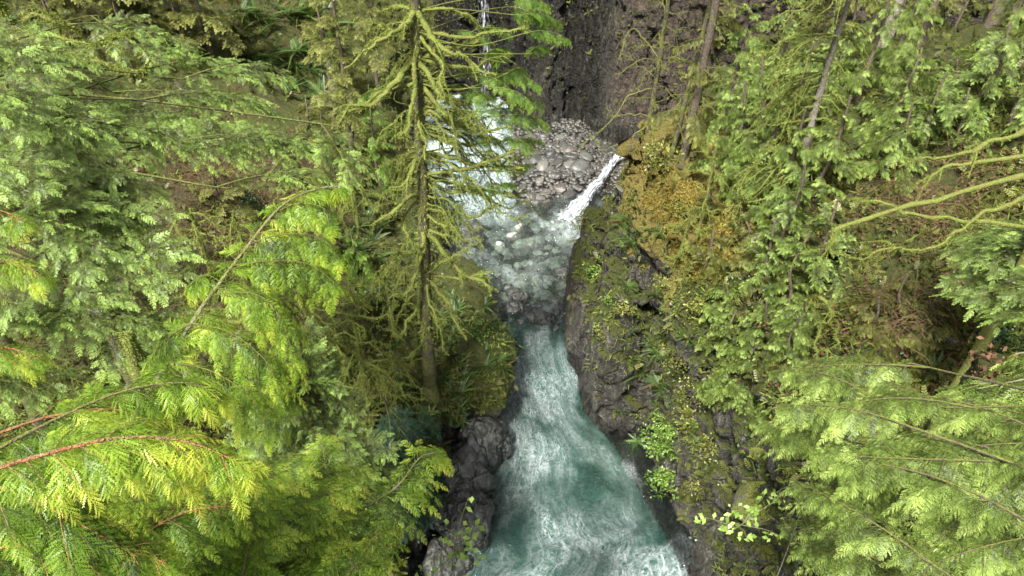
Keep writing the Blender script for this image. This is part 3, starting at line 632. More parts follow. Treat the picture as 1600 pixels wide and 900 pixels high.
def compound(pairs, child, ang, cl, taper=.6, droop=.2, seed=0, jit=7):
    r = np.random.default_rng(seed); mb = []; V0, F0, t0 = child; Vs = []; Fs = []; Ts = []; n = 0
    def put(b, d, l, tt):
        nonlocal n
        d = d/np.linalg.norm(d); y = np.cross([0, 0, 1.], d); y /= np.linalg.norm(y); z_ = np.cross(d, y); tw = r.normal()*.3; y, z_ = y*math.cos(tw)+z_*math.sin(tw), z_*math.cos(tw)-y*math.sin(tw)
        Vs.append(b+(V0[:, :1]*d+V0[:, 1:2]*y+V0[:, 2:]*z_)*l); Fs.append(F0+n); Ts.append(t0+tt); n += len(V0)
    for i in range(pairs):
        for s in (1, -1):
            u = (i+.55+(.25 if s < 0 else 0))/pairs*.95; a = math.radians(ang*(1-.3*u)+r.normal()*jit); l = cl*(1-taper*u**1.4)*(.7+.3*min(1, u*5))*r.uniform(.75, 1.15)
            put(np.array([u, 0, -droop*u*u]), np.array([math.cos(a), s*math.sin(a), -.15+r.normal()*.08]), l, .12*u-.04+r.normal()*.04)
    put(np.array([.93, 0, -droop*.87]), np.array([1, 0, -2*droop]), cl*.55, .2)
    V = np.array([[0, -.012, 0], [.5, -.016, -droop*.25], [1., 0, -droop], [.5, .016, -droop*.25]]); Vs.append(V); Fs.append(np.array([[0, 1, 2, 3]])+n); Ts.append(np.array([-.2, -.2, 0, -.2]))
    return np.concatenate(Vs), np.concatenate(Fs), np.concatenate(Ts)
PN_CEDAR = compound(7, pinna(4, 40, .26, .05, .15, .4), 50, .36, .55, .25, 1)
PN_CEDAR_LO = compound(5, pinna(3, 40, .34, .09, .15, .4), 48, .40, .55, .3, 2)
PN_HEM = compound(6, pinna(4, 58, .30, .085, .12, .4), 60, .32, .5, .12, 3, 10)
PN_HEM_LO = compound(4, pinna(3, 55, .34, .12, .12, .4), 58, .38, .5, .15, 4, 10)
PN_NEAR = compound(8, pinna(5, 33, .20, .026, .12, .35), 40, .44, .5, .25, 6, 5)
PN_GROUND = pinna(5, 56, .28, .085, .12, .55)
def make_bough(axis_pts, L2, n2, n3, p3, pn, side_ang=55, droop2=.25, ang3=50, wood_r=.02, seed=0, gap=0.04, prof=None, matl='cedar', wood='bark', jit=.15, roll3=.25, start=.12, tint0=.35, hang=0.0):
    """a bough: woody axis, side twigs, pinnae on the twigs.  Returns (wood MB, foliage MB)"""
    r = np.random.default_rng(seed); A = spline(axis_pts, 60); T = norm(np.gradient(A, axis=0)); Up = np.array([0, 0, 1.])
    Sd = norm(np.cross(T, Up)); wd = MB(); fo = MB()
    tube(wd, A, np.linspace(wood_r, wood_r*.22, 60), 6, 0, .5, .25, 25)
    if prof is None: prof = lambda t: (min(1, (t-start+.06)/.25)**.7)*(1-t)**.55+.06
    O = []; D = []; S = []; UPS = []; TI = []; PA = []
    for k in range(n2):
        t = start+(1-start)*(k+.5)/n2; i = min(59, int(t*59))
        for s in (1, -1):
            if r.random() < gap: continue
            tt = min(.999, t+r.normal()*.012); i = min(59, max(0, int(tt*59)))
            a = math.radians(side_ang*(1-.25*t)+r.normal()*11); l2 = L2*prof(t)*r.uniform(1-jit*2.2, 1+jit*1.3)
            d = T[i]*math.cos(a)+Sd[i]*s*math.sin(a)+Up*r.normal()*.12; d = d/np.linalg.norm(d)
            m = max(3, int(round(n3*l2/L2+1))); u = (np.arange(m)+.6)/m
            dr = droop2*r.uniform(.6, 1.4)
            B = A[i]+np.outer(np.linspace(0, 1, 7), d)*l2-np.outer(np.linspace(0, 1, 7)**2, Up)*dr*l2
            W = norm(np.cross(norm(np.gradient(B, axis=0)), Up))*(wood_r*.13+.001)*np.linspace(1, .3, 7)[:, None]
            Q = np.concatenate([B-W, B+W]); j = np.arange(6); wd.add(Q, np.stack([j, j+1, j+8, j+7], -1), 0, .5)
            tb = r.normal()*.13+tint0
            C = A[i]+np.outer(u, d)*l2-np.outer(u*u, Up)*dr*l2; tg = norm(d[None, :]-2*u[:, None]*dr*Up)
            sd = norm(np.cross(tg, Up)); nn = np.cross(sd, tg)
            env = np.minimum(1, u/.2+.35)*(1-u)**.45+.18
            for s3 in (1, -1):
                b = np.radians(ang3*(1-.35*u)+r.normal(size=m)*6); dd = tg*np.cos(b)[:, None]+sd*(s3*np.sin(b))[:, None]+nn*(r.normal(size=m)*roll3*.4)[:, None]-Up*hang*r.uniform(.3, 1.3, (m, 1))
                O.append(C); D.append(dd); S.append(p3*env*r.uniform(.75, 1.2, m)*(.6+.4*prof(t)/max(prof(.35), .01))); UPS.append(nn+r.normal(size=(m, 3))*roll3*.5)
                TI.append(tb+.34*u*u+.18*t-.16+r.normal(size=m)*.13)  # paler tips are new growth; darker twig bases paint in depth shade
            O.append(C[-1:]); D.append(tg[-1:]); S.append(np.array([p3*.8])); UPS.append(nn[-1:]); TI.append(np.array([tb+.35]))
    O = np.concatenate(O); D = np.concatenate(D); S = np.concatenate(S); UPS = np.concatenate(UPS); TI = np.concatenate(TI)
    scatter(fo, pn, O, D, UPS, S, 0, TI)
    return wd, fo
def lib_bough(kind, k):
    r = np.random.default_rng(100+k); b = r.uniform(-.12, .12)
    ax = [(0, 0, 0), (.25, b*.6, .05), (.5, b, .06), (.75, b*1.1, .02), (1, b*.8, -.08)]
    if kind == 'hemlock': wd, fo = make_bough(ax, .44, 13, 6, .14, PN_HEM, 54, .22, 48, .008, k, .22, tint0=.40, roll3=.6, jit=.38)
    elif kind == 'hemlock_lo': wd, fo = make_bough(ax, .44, 11, 5, .17, PN_HEM_LO, 58, .25, 52, .010, k, .14, tint0=.38, roll3=.6, jit=.3)
    elif kind == 'cedar': wd, fo = make_bough(ax, .38, 11, 8, .13, PN_CEDAR, 50, .35, 52, .009, k, .12, tint0=.42, roll3=.2, hang=.22, jit=.3)
    elif kind == 'cedar_lo': wd, fo = make_bough(ax, .40, 10, 5, .17, PN_CEDAR_LO, 52, .5, 44, .010, k, .12, tint0=.40, roll3=.5, hang=.5, jit=.3)
    return wd, fo
LIB = {}
def lib(kind, leaf, wood):
    key = (kind, leaf, wood)
    if key not in LIB:
        L = []
        for k in range(4):
            wd, fo = lib_bough(kind, k); L.append((wd.mesh('branch', [M[wood]]), fo.mesh('foliage', [M[leaf]])))
        LIB[key] = L
    return LIB[key]
def place_bough(root, kind, leaf, wood, a, b, roll=0., wide=1.0, k=None):
    a = np.array(a, float); b = np.array(b, float); L = np.linalg.norm(b-a); X = (b-a)/L
    Y = np.cross([0, 0, 1.], X); Y = Y/max(np.linalg.norm(Y), 1e-6); Z = np.cross(X, Y)
    c, s = math.cos(roll), math.sin(roll); Y, Z = Y*c+Z*s, Z*c-Y*s
    Mx = Matrix(((X[0]*L, Y[0]*L*wide, Z[0]*L, a[0]), (X[1]*L, Y[1]*L*wide, Z[1]*L, a[1]), (X[2]*L, Y[2]*L*wide, Z[2]*L, a[2]), (0, 0, 0, 1)))
    wm, fm = lib(kind, leaf, wood)[rng.integers(4) if k is None else k]
    o = meshobj('branch', wm, root); o.matrix_local = Matrix.Translation(-root.location)@Mx
    f = meshobj('foliage', fm, o)
    return o
def trunk_obj(root, base, top, r0, r1, mat, bend=.3, n=24, lump=.25, seed=0):
    r = np.random.default_rng(seed+1); base = np.array(base, float); top = np.array(top, float)
    mid = [base+(top-base)*t+np.array([r.normal()*bend*.5, r.normal()*bend*.5, 0])*(0 < t < 1) for t in (0, .3, .6, 1)]
    P = spline(mid, n); mb = MB(); rr = np.linspace(r0, r1, n); rr[0] *= 1.6; rr[1] *= 1.2
    tube(mb, P, rr, 12, 0, .5, lump, 2.5)
    worldmesh('trunk', mb.mesh('trunk', [M[mat]], True), root); return P
def tree(name, label, base, top_z, ends, kind='hemlock', leaf='hemlock', wood='bark', r0=.25, group=None, cat='conifer tree', rise=.16, tmat=None, lean=(0, 0), roll=.3, wide=1.0, lmax=2.6, spread=.5):
    """tree whose boughs reach from the trunk to the given world points; far ends hang on a limb"""
    base = np.array(base, float); root = thing(name, label, cat, base-np.array([0, 0, .15]), group)
    top = np.array([base[0]+lean[0], base[1]+lean[1], top_z]); P = trunk_obj(root, base-np.array([0, 0, .5]), top, r0, .04, tmat or wood, seed=len(bpy.data.objects))
    for e in ends:
        e = np.array(e, float); h = np.hypot(e[0]-base[0], e[1]-base[1]); zz = np.clip(e[2]+rise*h+rng.normal()*.4, base[2]+.4, max(base[2]+.5, top_z-.05-rng.random()*.25*(top_z-base[2])))
        reach(root, P, zz, e, kind, leaf, wood, roll, wide, lmax, spread)
    return root
def reach(root, P, zz, e, kind, leaf, wood, roll=.3, wide=1., lmax=2.6, spread=.5):
    a = P[int(np.argmin(np.abs(P[:, 2]-zz)))]; L = np.linalg.norm(e-a)
    if L < .35: return
    if L > lmax:
        d = (e-a)/L; ang = rng.normal()*spread; d2 = np.array([d[0]*math.cos(ang)-d[1]*math.sin(ang), d[0]*math.sin(ang)+d[1]*math.cos(ang), d[2]*.6-.12]); d2 /= np.linalg.norm(d2)
        s = e-d2*lmax*rng.uniform(.75, 1.05); mid = (a+s)/2+np.array([rng.normal()*.07*L, rng.normal()*.07*L, rng.normal()*.05*L+.03*L]); mb = MB(); l2 = np.linalg.norm(s-a)
        if l2 > .4:
            tube(mb, spline([a, mid, s, s+d2*.3], 16), np.linspace(.006+.0038*L, .006, 16), 5, 0, .5, .35, 8); worldmesh('limb', mb.mesh('limb', [M[wood]], True), root)
        a = s
    place_bough(root, kind, leaf, wood, a, e, rng.normal()*roll, wide)
def ring_ends(x, y, z0, z1, R0, n, droop=.25, az=(0, 360), R1=.5):
    E = []
    for k in range(n):
        t = (k+rng.random())/n; z_ = z0+(z1-z0)*t; r = (R0*(1-t)**.8+R1*t)*rng.uniform(.75, 1.15); a = math.radians(rng.uniform(*az)) if az != (0, 360) else k*2.399+rng.normal()*.3
        E.append((x+r*math.cos(a), y+r*math.sin(a), z_-droop*r))
    return E
def rect_ends(poly, n, d0, d1, rel=True):
    xs = [p[0] for p in poly]; ys = [p[1] for p in poly]; E = []
    while len(E) < n:
        px, py = rng.uniform(min(xs), max(xs)), rng.uniform(min(ys), max(ys))
        if not in_poly(px, py, poly): continue
        if rel: P, _, d = hit(px, py); E.append(at(px, py, d-rng.uniform(d0, d1)))
        else: E.append(at(px, py, rng.uniform(d0, d1)))
    return E

# ------------------------------------------------------------------ bare mossy branches
def at_y(px, py, y): r = ray(px, py); return CAM+r*(y/r[1])
SPK = (np.array([[0, -.12, 0], [.5, -.06, .05], [1, 0, 0], [0, .12, 0]]), np.array([[0, 1, 2, 3]]), np.array([-.15, 0, .25, -.15]))
def fuzz(mb, P, rad, dens, size, mat=1, r=rng):
    L = np.linalg.norm(np.diff(P, axis=0), axis=1).sum(); n = int(dens*L)
    if n < 1: return
    t = r.random(n)*(len(P)-1.001); i = t.astype(int); u = (t-i)[:, None]; O = P[i]*(1-u)+P[i+1]*u; d = norm(r.normal(size=(n, 3))); d[:, 2] -= .25
    rr = rad[i]; scatter(mb, SPK, O+norm(d)*rr[:, None]*.7, d+np.array([0, 0, -.5])*r.random((n, 1)), norm(r.normal(size=(n, 3))), size*r.uniform(.4, 1.4, n), mat, r.normal(size=n)*.15+.55)
def mossy_branch(root, pts, r0, r1=.02, mat='mossy', spurs=3, fz=60, fsize=.11, name='branch', lump=.4, spur_len=.5, droop=.35, sub=True):
    P = spline(pts, max(14, 6*len(pts))); n = len(P); L = np.linalg.norm(np.diff(P, axis=0), axis=1).sum()
    P = P+(np.stack([fbm(P, 1.3, 2, 1+k*3) for k in range(3)], -1)*.10*np.linspace(0, 1, n)[:, None]*min(L, 3)+np.stack([fbm(P, 3.5, 2, 11+k*3) for k in range(3)], -1)*.035*min(L, 2))
    mb = MB(); rad = np.linspace(r0, r1, n); tube(mb, P, rad, 7, 0, .5, lump, 7)
    if fz: fuzz(mb, P, rad, fz, fsize)
    for k in range(spurs):
        i = rng.integers(int(n*.3), n-1); T = norm(P[min(i+1, n-1)]-P[i-1]); sd = norm(np.cross(T, [0, 0, 1.])+rng.normal(size=3)*.3)*rng.choice([-1, 1])
        l = spur_len*rng.uniform(.5, 1.4); q = [P[i], P[i]+(T*.5+sd*.5)*l*.5+np.array([0, 0, .02]), P[i]+(T*.8+sd*.6)*l+np.array([0, 0, -droop*l])]
        Q = spline(q, 7); rr = np.linspace(rad[i]*.65, .008, 7); tube(mb, Q, rr, 5, 0, .5, lump, 9)
        if fz: fuzz(mb, Q, rr, fz*.8, fsize*.8)
    return worldmesh(name, mb.mesh(name, [M[mat], M['tuft']], True), root)

def moss_tree():
    Y0 = 25.0; b = at_z(672, 592, 5); g = ground(b[0], 25.0, 12); base = np.array([-3.85, Y0, g])
    root = thing('mossy_conifer', 'tall mossy conifer with drooping bare hooked branches on the promontory above the river', 'conifer tree', base)
    n = 40; P = spline([(-3.85, Y0, g-.4), (-3.8, Y0, g+4), (-3.55, Y0, g+9), (-3.2, Y0, 21.5), (-2.9, Y0+.05, 28.5)], n)
    mb = MB(); rad = np.linspace(.33, .14, n); rad[0] = .5; rad[1] = .4; tube(mb, P, rad, 14, 0, .5, .22, 2.6)
    fuzz(mb, P[8:], rad[8:], 260, .2)
    worldmesh('trunk', mb.mesh('trunk', [M['mosstrunk'], M['tuft']], True), root)
    tr = [  # traced branches: pixel points, reach towards (-) or away (+) from the viewer, radius
     ([(645, 20), (630, 40), (600, 63), (545, 100)], -1.5, .075), ([(646, 62), (613, 48), (582, 42), (572, 70)], 1, .05), ([(645, 88), (613, 130), (587, 163), (547, 177), (528, 214)], -1.6, .09),
     ([(647, 112), (607, 143), (560, 172), (543, 180)], -.8, .06), ([(650, 67), (648, 133), (640, 180), (627, 200), (620, 210)], -1.4, .075), ([(642, 172), (654, 206), (668, 244)], -1.5, .05),
     ([(658, 33), (680, 67), (712, 98), (772, 123)], -1.5, .085), ([(658, 50), (700, 53), (750, 55), (800, 50), (835, 40)], .6, .06), ([(657, 80), (693, 77), (722, 67), (747, 60), (762, 36)], 1, .07),
     ([(658, 98), (683, 140), (703, 155)], -1.2, .09), ([(657, 107), (700, 103), (733, 100), (773, 88), (800, 93)], .7, .065), ([(662, 147), (687, 170), (707, 187), (712, 212)], -1.3, .075),
     ([(662, 173), (700, 188), (735, 197), (800, 196)], -.5, .065), ([(666, 217), (700, 220), (735, 224), (766, 208)], .5, .05), ([(666, 262), (733, 262), (770, 252), (802, 241)], -.6, .06),
     ([(655, 232), (648, 260), (633, 284), (609, 296)], -1.3, .075), ([(658, 8), (690, 12), (720, 16), (739, 42)], .8, .055), ([(645, 0), (622, 10), (598, 16)], .9, .05), ([(665, 280), (700, 300), (750, 300), (798, 302)], .4, .045),
     ([(655, 296), (635, 312), (610, 336), (577, 345)], -1.2, .08), ([(667, 345), (660, 382), (640, 396), (622, 393)], -1.7, .085), ([(665, 385), (653, 423), (633, 453), (605, 466)], -1.4, .08),
     ([(665, 440), (652, 482), (634, 503), (630, 520), (615, 521)], -1.4, .065), ([(673, 355), (700, 402), (727, 430), (753, 447), (770, 453)], -1.2, .08), ([(728, 431), (742, 432), (757, 421)], -1.2, .05),
     ([(672, 343), (690, 352), (706, 356)], -.9, .05), ([(673, 365), (695, 368), (718, 373)], -.8, .055), ([(672, 430), (698, 468), (716, 500), (735, 524)], -1.1, .07),
     ([(670, 425), (674, 480), (697, 508)], -1.5, .05), ([(673, 428), (690, 415), (715, 402)], -.9, .045), ([(652, 300), (630, 344), (638, 372), (652, 382)], -1, .04),
     ([(676, 470), (690, 520), (699, 552)], -1.2, .04), ([(660, 520), (640, 560), (612, 575)], -1, .035), ([(668, 320), (700, 330), (740, 338), (770, 322)], .3, .045), ([(668, 235), (710, 245), (760, 262), (815, 262)], -.3, .05),
     ([(660, 130), (700, 150), (760, 160), (812, 158)], .8, .05), ([(655, 60), (685, 95), (692, 130), (688, 148)], -1.6, .05)]
    for pts, off, r in tr:
        m = len(pts); W = []
        for k, (x, y) in enumerate(pts): W.append(at_y(x, y, Y0+off*(k/(m-1))**.9))
        i = int(np.argmin(np.abs(P[:, 2]-W[0][2]))); W[0] = P[i]
        mossy_branch(root, W, r*1.4, .03, spurs=5, fz=260, fsize=.09)
    for k in range(34):      # the lattice of short hooked branches on the side over the water
        y = rng.uniform(150, 345); x1 = rng.uniform(695, 835 if y < 320 else 760); yy = y+rng.uniform(-6, 26); o = rng.uniform(-1.5, 1.5)
        dr = rng.uniform(10, 45); W = [at_y(662, y-20, Y0), at_y(664+(x1-664)*.45, y+rng.uniform(-10, 10), Y0+o*.5), at_y(x1-(x1-664)*.2, yy+dr, Y0+o), at_y(x1, yy+dr-rng.uniform(0, 20), Y0+o)]
        mossy_branch(root, W, rng.uniform(.02, .045), .008, spurs=9, fz=160, fsize=.08, spur_len=.5, droop=.9)
    for k in range(22):
        y = rng.uniform(0, 480); x1 = rng.uniform(585, 630); o = rng.uniform(-1.4, 1.2)
        W = [at_y(655, y, Y0), at_y((655+x1)/2, y+rng.uniform(5, 25), Y0+o*.5), at_y(x1, y+rng.uniform(20, 60), Y0+o)]
        mossy_branch(root, W, rng.uniform(.02, .04), .008, spurs=7, fz=160, fsize=.08, spur_len=.45, droop=.8)
    for (x, y, o) in [(845, 130, .5), (860, 195, -.3), (815, 175, 1.4), (775, 145, 1.2), (835, 160, -1), (790, 215, .8), (840, 230, 0), (760, 190, 1.8), (800, 260, 0), (735, 155, 1.5), (720, 215, 1), (790, 290, .5), (745, 290, 1.),
                      (880, 30, 1.2), (892, 55, .5), (850, 70, 1.5), (862, 8, 1), (840, 40, 1.), (700, 330, .5), (825, 120, 1.3), (800, 140, 0), (850, 165, 1), (820, 200, .5), (780, 170, -.5), (760, 220, 0), (740, 180, 2), (830, 250, 1), (810, 285, .3), (770, 265, 1.3), (850, 215, 1.2), (785, 115, 2), (720, 270, 1.5), (705, 180, 2), (700, 90, 2), (720, 130, 2.2), (740, 100, 2.2), (765, 90, 1.5), (790, 75, 1.5), (815, 100, 1.6), (770, 60, 2), (740, 60, 2), (800, 45, 1.5), (700, 130, 2), (690, 240, 1.8), (730, 310, 1.2), (610, 200, 1.5), (590, 260, 1.5), (615, 290, 1.8), (560, 150, 2)]:
        e = at_y(x, y, Y0+o); i = int(np.clip(np.argmin(np.abs(P[:, 2]-(e[2]+.35))), 4, n-2)); reach(root, P, P[i][2], e, 'cedar_lo', 'cedar_green', 'mossy', .3, 1., 1.7, .5)
M['cedar_green'] = leaf_mat('green_cedar_scales', [(0, (.03, .06, .012)), (.35, (.08, .15, .025)), (.7, (.17, .28, .04)), (1, (.30, .42, .08))], trans=.38)
moss_tree()

# ------------------------------------------------------------------ left bank trees
def G(px, py): P, nrm, d = hit(px, py); return P
E = [(565, 272, 15), (520, 235, 15.5), (455, 112, 18), (440, 165, 16), (400, 100, 18.5), (270, 395, 13), (265, 425, 12.5), (240, 585, 12), (150, 600, 11.5), (200, 545, 12), (230, 190, 14), (290, 215, 14.5), (350, 140, 17), (180, 250, 13), (90, 130, 13),
     (60, 165, 12), (70, 230, 12), (130, 300, 12.5), (215, 330, 13), (190, 380, 12.8), (100, 420, 11.5), (175, 445, 12), (90, 500, 11), (40, 300, 11), (60, 590, 11), (130, 70, 15), (330, 190, 15.5), (380, 210, 15.5), (150, 180, 13.5), (300, 60, 18), (30, 90, 13), (160, 500, 11.6), (20, 460, 10.5), (235, 480, 12.4), (450, 200, 16), (500, 262, 15), (20, 205, 11), (250, 285, 14)]
hb = (-11.5, 12.5); tree('hemlock', 'large green hemlock whose layered drooping boughs fill the upper left', (hb[0], hb[1], ground(*hb)), 29.5, [at(x, y, d) for x, y, d in E], 'hemlock', 'hemlock', 'mosstrunk', .38, rise=.12)
hb = (-13.5, 19); tree('hemlock', 'second hemlock standing behind the large one near the left edge', (hb[0], hb[1], ground(*hb)), 29,
     rect_ends([(0, 0), (240, 0), (330, 120), (300, 300), (150, 350), (0, 330)], 26, 17, 22, False), 'hemlock', 'hemlock', 'mosstrunk', .33, rise=.12)
hb = at(465, 540, 17); tree('hemlock', 'young blue green hemlock with a soft rounded crown below the long cedar spray', (hb[0], hb[1], ground(hb[0], hb[1])), hb[2]+.6,
     ring_ends(hb[0], hb[1], hb[2]-5.5, hb[2]+.4, 2.5, 48, .35), 'hemlock', 'hemlock', 'bark', .16)
hb = at(390, 560, 19); tree('hemlock', 'smaller hemlock beside the young blue green one, half hidden by cedar sprays', (hb[0], hb[1], ground(hb[0], hb[1])), hb[2]+.4,
     ring_ends(hb[0], hb[1], hb[2]-5, hb[2]+.2, 2.0, 30, .35), 'hemlock', 'hemlock', 'bark', .13)
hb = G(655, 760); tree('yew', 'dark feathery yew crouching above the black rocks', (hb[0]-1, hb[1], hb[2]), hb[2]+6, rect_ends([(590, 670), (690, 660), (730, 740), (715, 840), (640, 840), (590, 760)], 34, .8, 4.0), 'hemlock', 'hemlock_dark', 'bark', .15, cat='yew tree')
def bgtree(px, py, top, n, R0, kind, leaf, wood, label, r0=.2, z0=.35, group=None, droop=.3, dy=0, name='conifer', tmat=None, rise=.16):
    tmat = 'bark'; b = G(px, py); zt = b[2]+top
    return tree(name, label, b, zt, ring_ends(b[0], b[1], b[2]+top*z0, zt-.3, R0, n, droop), kind, leaf, wood, r0, group, rise=rise, tmat=tmat)
bgtree(553, 258, 15, 26, 2.2, 'hemlock_lo', 'olive', 'mossy', 'slim mossy trunked hemlock left of the hooked tree', .22, .25)
bgtree(520, 180, 14, 22, 2.4, 'hemlock_lo', 'olive', 'mossy', 'thin dark trunked hemlock on the steep upper left slope', .18, .3)
bgtree(596, 175, 13, 20, 2.2, 'hemlock_lo', 'olive', 'mossy', 'hemlock close behind the hooked tree near the far fall', .18, .3)
bgtree(595, 290, 7, 20, 1.5, 'cedar_lo', 'cedar_green', 'mossy', 'small bright green cedar at the river bend under the hooked tree', .10, .1)
bgtree(520, 290, 5, 18, 1.6, 'cedar_lo', 'olive', 'mossy', 'low olive cedar sapling above the leaf strewn slope', .08, .05)
bgtree(500, 420, 5, 24, 1.7, 'hemlock_lo', 'olive', 'mossy', 'bushy olive hemlock sapling left of the hooked tree trunk', .08, .05)
bgtree(560, 440, 3.5, 20, 1.4, 'cedar_lo', 'cedar_green', 'mossy', 'low green cedar shrub beside the hooked tree trunk', .06, .05)
bgtree(330, 90, 10, 22, 3.0, 'hemlock_lo', 'olive', 'mossy', 'brownish hemlock behind the upper left boughs', .2, .15)
bgtree(200, 60, 10, 22, 3.0, 'hemlock_lo', 'olive', 'mossy', 'far hemlock at the top left beyond the mossy limb', .2, .15)
bgtree(350, 330, 4, 12, 1.6, 'hemlock_lo', 'olive', 'mossy', 'scrubby hemlock seedling on the brown needle slope', .06, .05)

# near cedars, lower left
LP = None
def near_bough(root, pts, L2, n2, n3, p3, seed, wr=.012, wood='redbark', leaf='cedar', hang=.35, droop=.55, tint=.45, start=.1, lo=False, side=52, fine=False):
    A = [at(*p) for p in pts]; wd, fo = make_bough(A, L2, n2, int(n3*.62), p3*(1.7 if fine else 1.45), PN_NEAR if fine else PN_CEDAR, side, droop, 40, wr, seed, .05, hang=hang, tint0=tint, start=start, roll3=.3)
    o = worldmesh('branch', wd.mesh('branch', [M[wood]], True), root)
    f = meshobj('foliage', fo.mesh('foliage', [M[leaf]]), o)
    return o
def near_tree(label, xy, top, leaf='cedar'):
    b = (xy[0], xy[1], ground(*xy)); root = thing('cedar', label, 'cedar tree', b); trunk_obj(root, (b[0], b[1], b[2]-.5), (xy[0], xy[1], top), .32, .07, 'redbark', .2); return root
c1 = near_tree('nearest cedar, its bright yellow tipped sprays arching in from the lower left edge', (-5.2, .7), 29.2)
near_bough(c1, [(-120, 765, 3.0), (100, 702, 3.1), (200, 683, 3.2), (300, 692, 3.3), (398, 735, 3.4)], .34, 17, 13, .092, 1, .011, tint=.62, fine=True, side=42)
near_bough(c1, [(-120, 765, 4.1), (60, 668, 4.2), (190, 612, 4.3), (290, 598, 4.4), (345, 615, 4.5)], .40, 16, 13, .10, 2, .012, tint=.45, wood='bark', fine=True, side=44)
near_bough(c1, [(-120, 730, 3.6), (20, 768, 3.6), (130, 822, 3.7), (215, 870, 3.8)], .38, 15, 12, .10, 3, .010, tint=.38, fine=True, side=44)
near_bough(c1, [(-110, 440, 4.4), (-30, 415, 4.4), (25, 408, 4.5), (70, 435, 4.5)], .22, 12, 8, .08, 4, .007, tint=.42)
near_bough(c1, [(-110, 330, 4.8), (-40, 325, 4.8), (10, 332, 4.8), (38, 350, 4.8)], .2, 10, 8, .08, 5, .007, tint=.4)
near_bough(c1, [(-110, 560, 4.4), (-30, 545, 4.4), (20, 545, 4.5), (62, 562, 4.5)], .24, 12, 8, .08, 6, .007, tint=.4)
near_bough(c1, [(-100, 880, 3.6), (40, 850, 3.7), (160, 845, 3.8), (260, 880, 3.9)], .42, 15, 12, .10, 7, .012, tint=.4)
near_bough(c1, [(-40, 690, 5.2), (80, 650, 5.4), (180, 640, 5.5), (250, 670, 5.6)], .55, 15, 11, .12, 8, .012, tint=.32)
c2 = near_tree('leaning young cedar whose long grey leader reaches up towards the middle of the view', (-3.9, 1.6), 26.5)
near_bough(c2, [(120, 800, 5.0), (190, 680, 5.3), (250, 585, 5.5), (310, 488, 5.6), (392, 378, 5.8), (440, 322, 5.9), (490, 296, 6.0), (535, 291, 6.1)], .30, 24, 10, .10, 11, .021, wood='greybark', tint=.55, start=.2, hang=.4, droop=.6, fine=True)
for k, (pts, L2, n2) in enumerate([
    ([(388, 382, 5.8), (440, 366, 5.8), (500, 372, 5.8), (532, 405, 5.8)], .30, 13), ([(362, 415, 5.7), (420, 408, 5.7), (480, 412, 5.7), (528, 445, 5.7)], .32, 13), ([(335, 460, 5.6), (400, 460, 5.5), (440, 500, 5.5), (462, 575, 5.5)], .34, 13),
    ([(300, 505, 5.5), (360, 520, 5.4), (420, 570, 5.4), (440, 630, 5.4)], .36, 13), ([(262, 565, 5.5), (330, 580, 5.4), (390, 620, 5.3), (425, 680, 5.3)], .38, 13), 
    ([(300, 505, 5.5), (265, 525, 5.5), (235, 560, 5.5), (215, 600, 5.5)], .24, 10),  ([(425, 335, 5.9), (465, 318, 5.9), (505, 325, 5.9), (520, 350, 5.9)], .2, 10), ([(345, 440, 5.7), (320, 430, 5.7), (290, 450, 5.7)], .16, 8)]):
    near_bough(c2, pts, L2, n2, 9, .10, 20+k, .006, wood='bark', tint=.42, hang=.6, droop=.8)
c3 = near_tree('broad yellow green cedar filling the bottom of the view left of the river', (-2.9, 2.4), 23.5)
near_bough(c3, [(420, 930, 8.2), (480, 868, 8.5), (560, 800, 8.6), (620, 760, 8.8), (655, 716, 9), (682, 706, 9.1)], .75, 20, 11, .17, 41, .02, wood='greybark', tint=.45)
near_bough(c3, [(525, 930, 8.0), (516, 850, 8.2), (513, 760, 8.4), (503, 690, 8.6)], .6, 18, 10, .16, 42, .02, wood='greybark', tint=.5)
near_bough(c3, [(280, 900, 6.0), (320, 830, 6.2), (350, 775, 6.3), (400, 740, 6.5)], .5, 16, 10, .13, 43, .015, wood='greybark', tint=.4)
near_bough(c3, [(100, 930, 5.0), (200, 850, 5.2), (290, 800, 5.3), (370, 790, 5.4)], .5, 16, 10, .13, 44, .015, tint=.36)
P0 = (-2.9, 2.4); C3P = np.stack([np.full(60, -2.9), np.full(60, 2.4), np.linspace(8, 23.3, 60)], -1); C1P = np.stack([np.full(60, -5.2), np.full(60, .7), np.linspace(8, 29, 60)], -1)
for k in range(60):
    px, py = rng.uniform(230, 595), rng.uniform(715, 910)
    if py < 715+(px-300)*0+ (60 if px > 600 else 0): continue
    d = rng.uniform(7.0, 9.8); e = at(px, py, d); a = np.array([P0[0], P0[1], min(23, e[2]+.5+.15*np.hypot(e[0]-P0[0], e[1]-P0[1]))]); reach(c3, C3P, a[2], e, 'cedar', 'cedar', 'bark', .3, .9, 1.9, .4)
for k in range(16):
    px, py = rng.uniform(0, 330), rng.uniform(760, 910); d = rng.uniform(4.8, 7.5); e = at(px, py, d); a = np.array([-5.2, .7, min(28, e[2]+.5)]); reach(c1, C1P, a[2], e, 'cedar', 'cedar', 'bark', .3, .9, 1.7, .4)

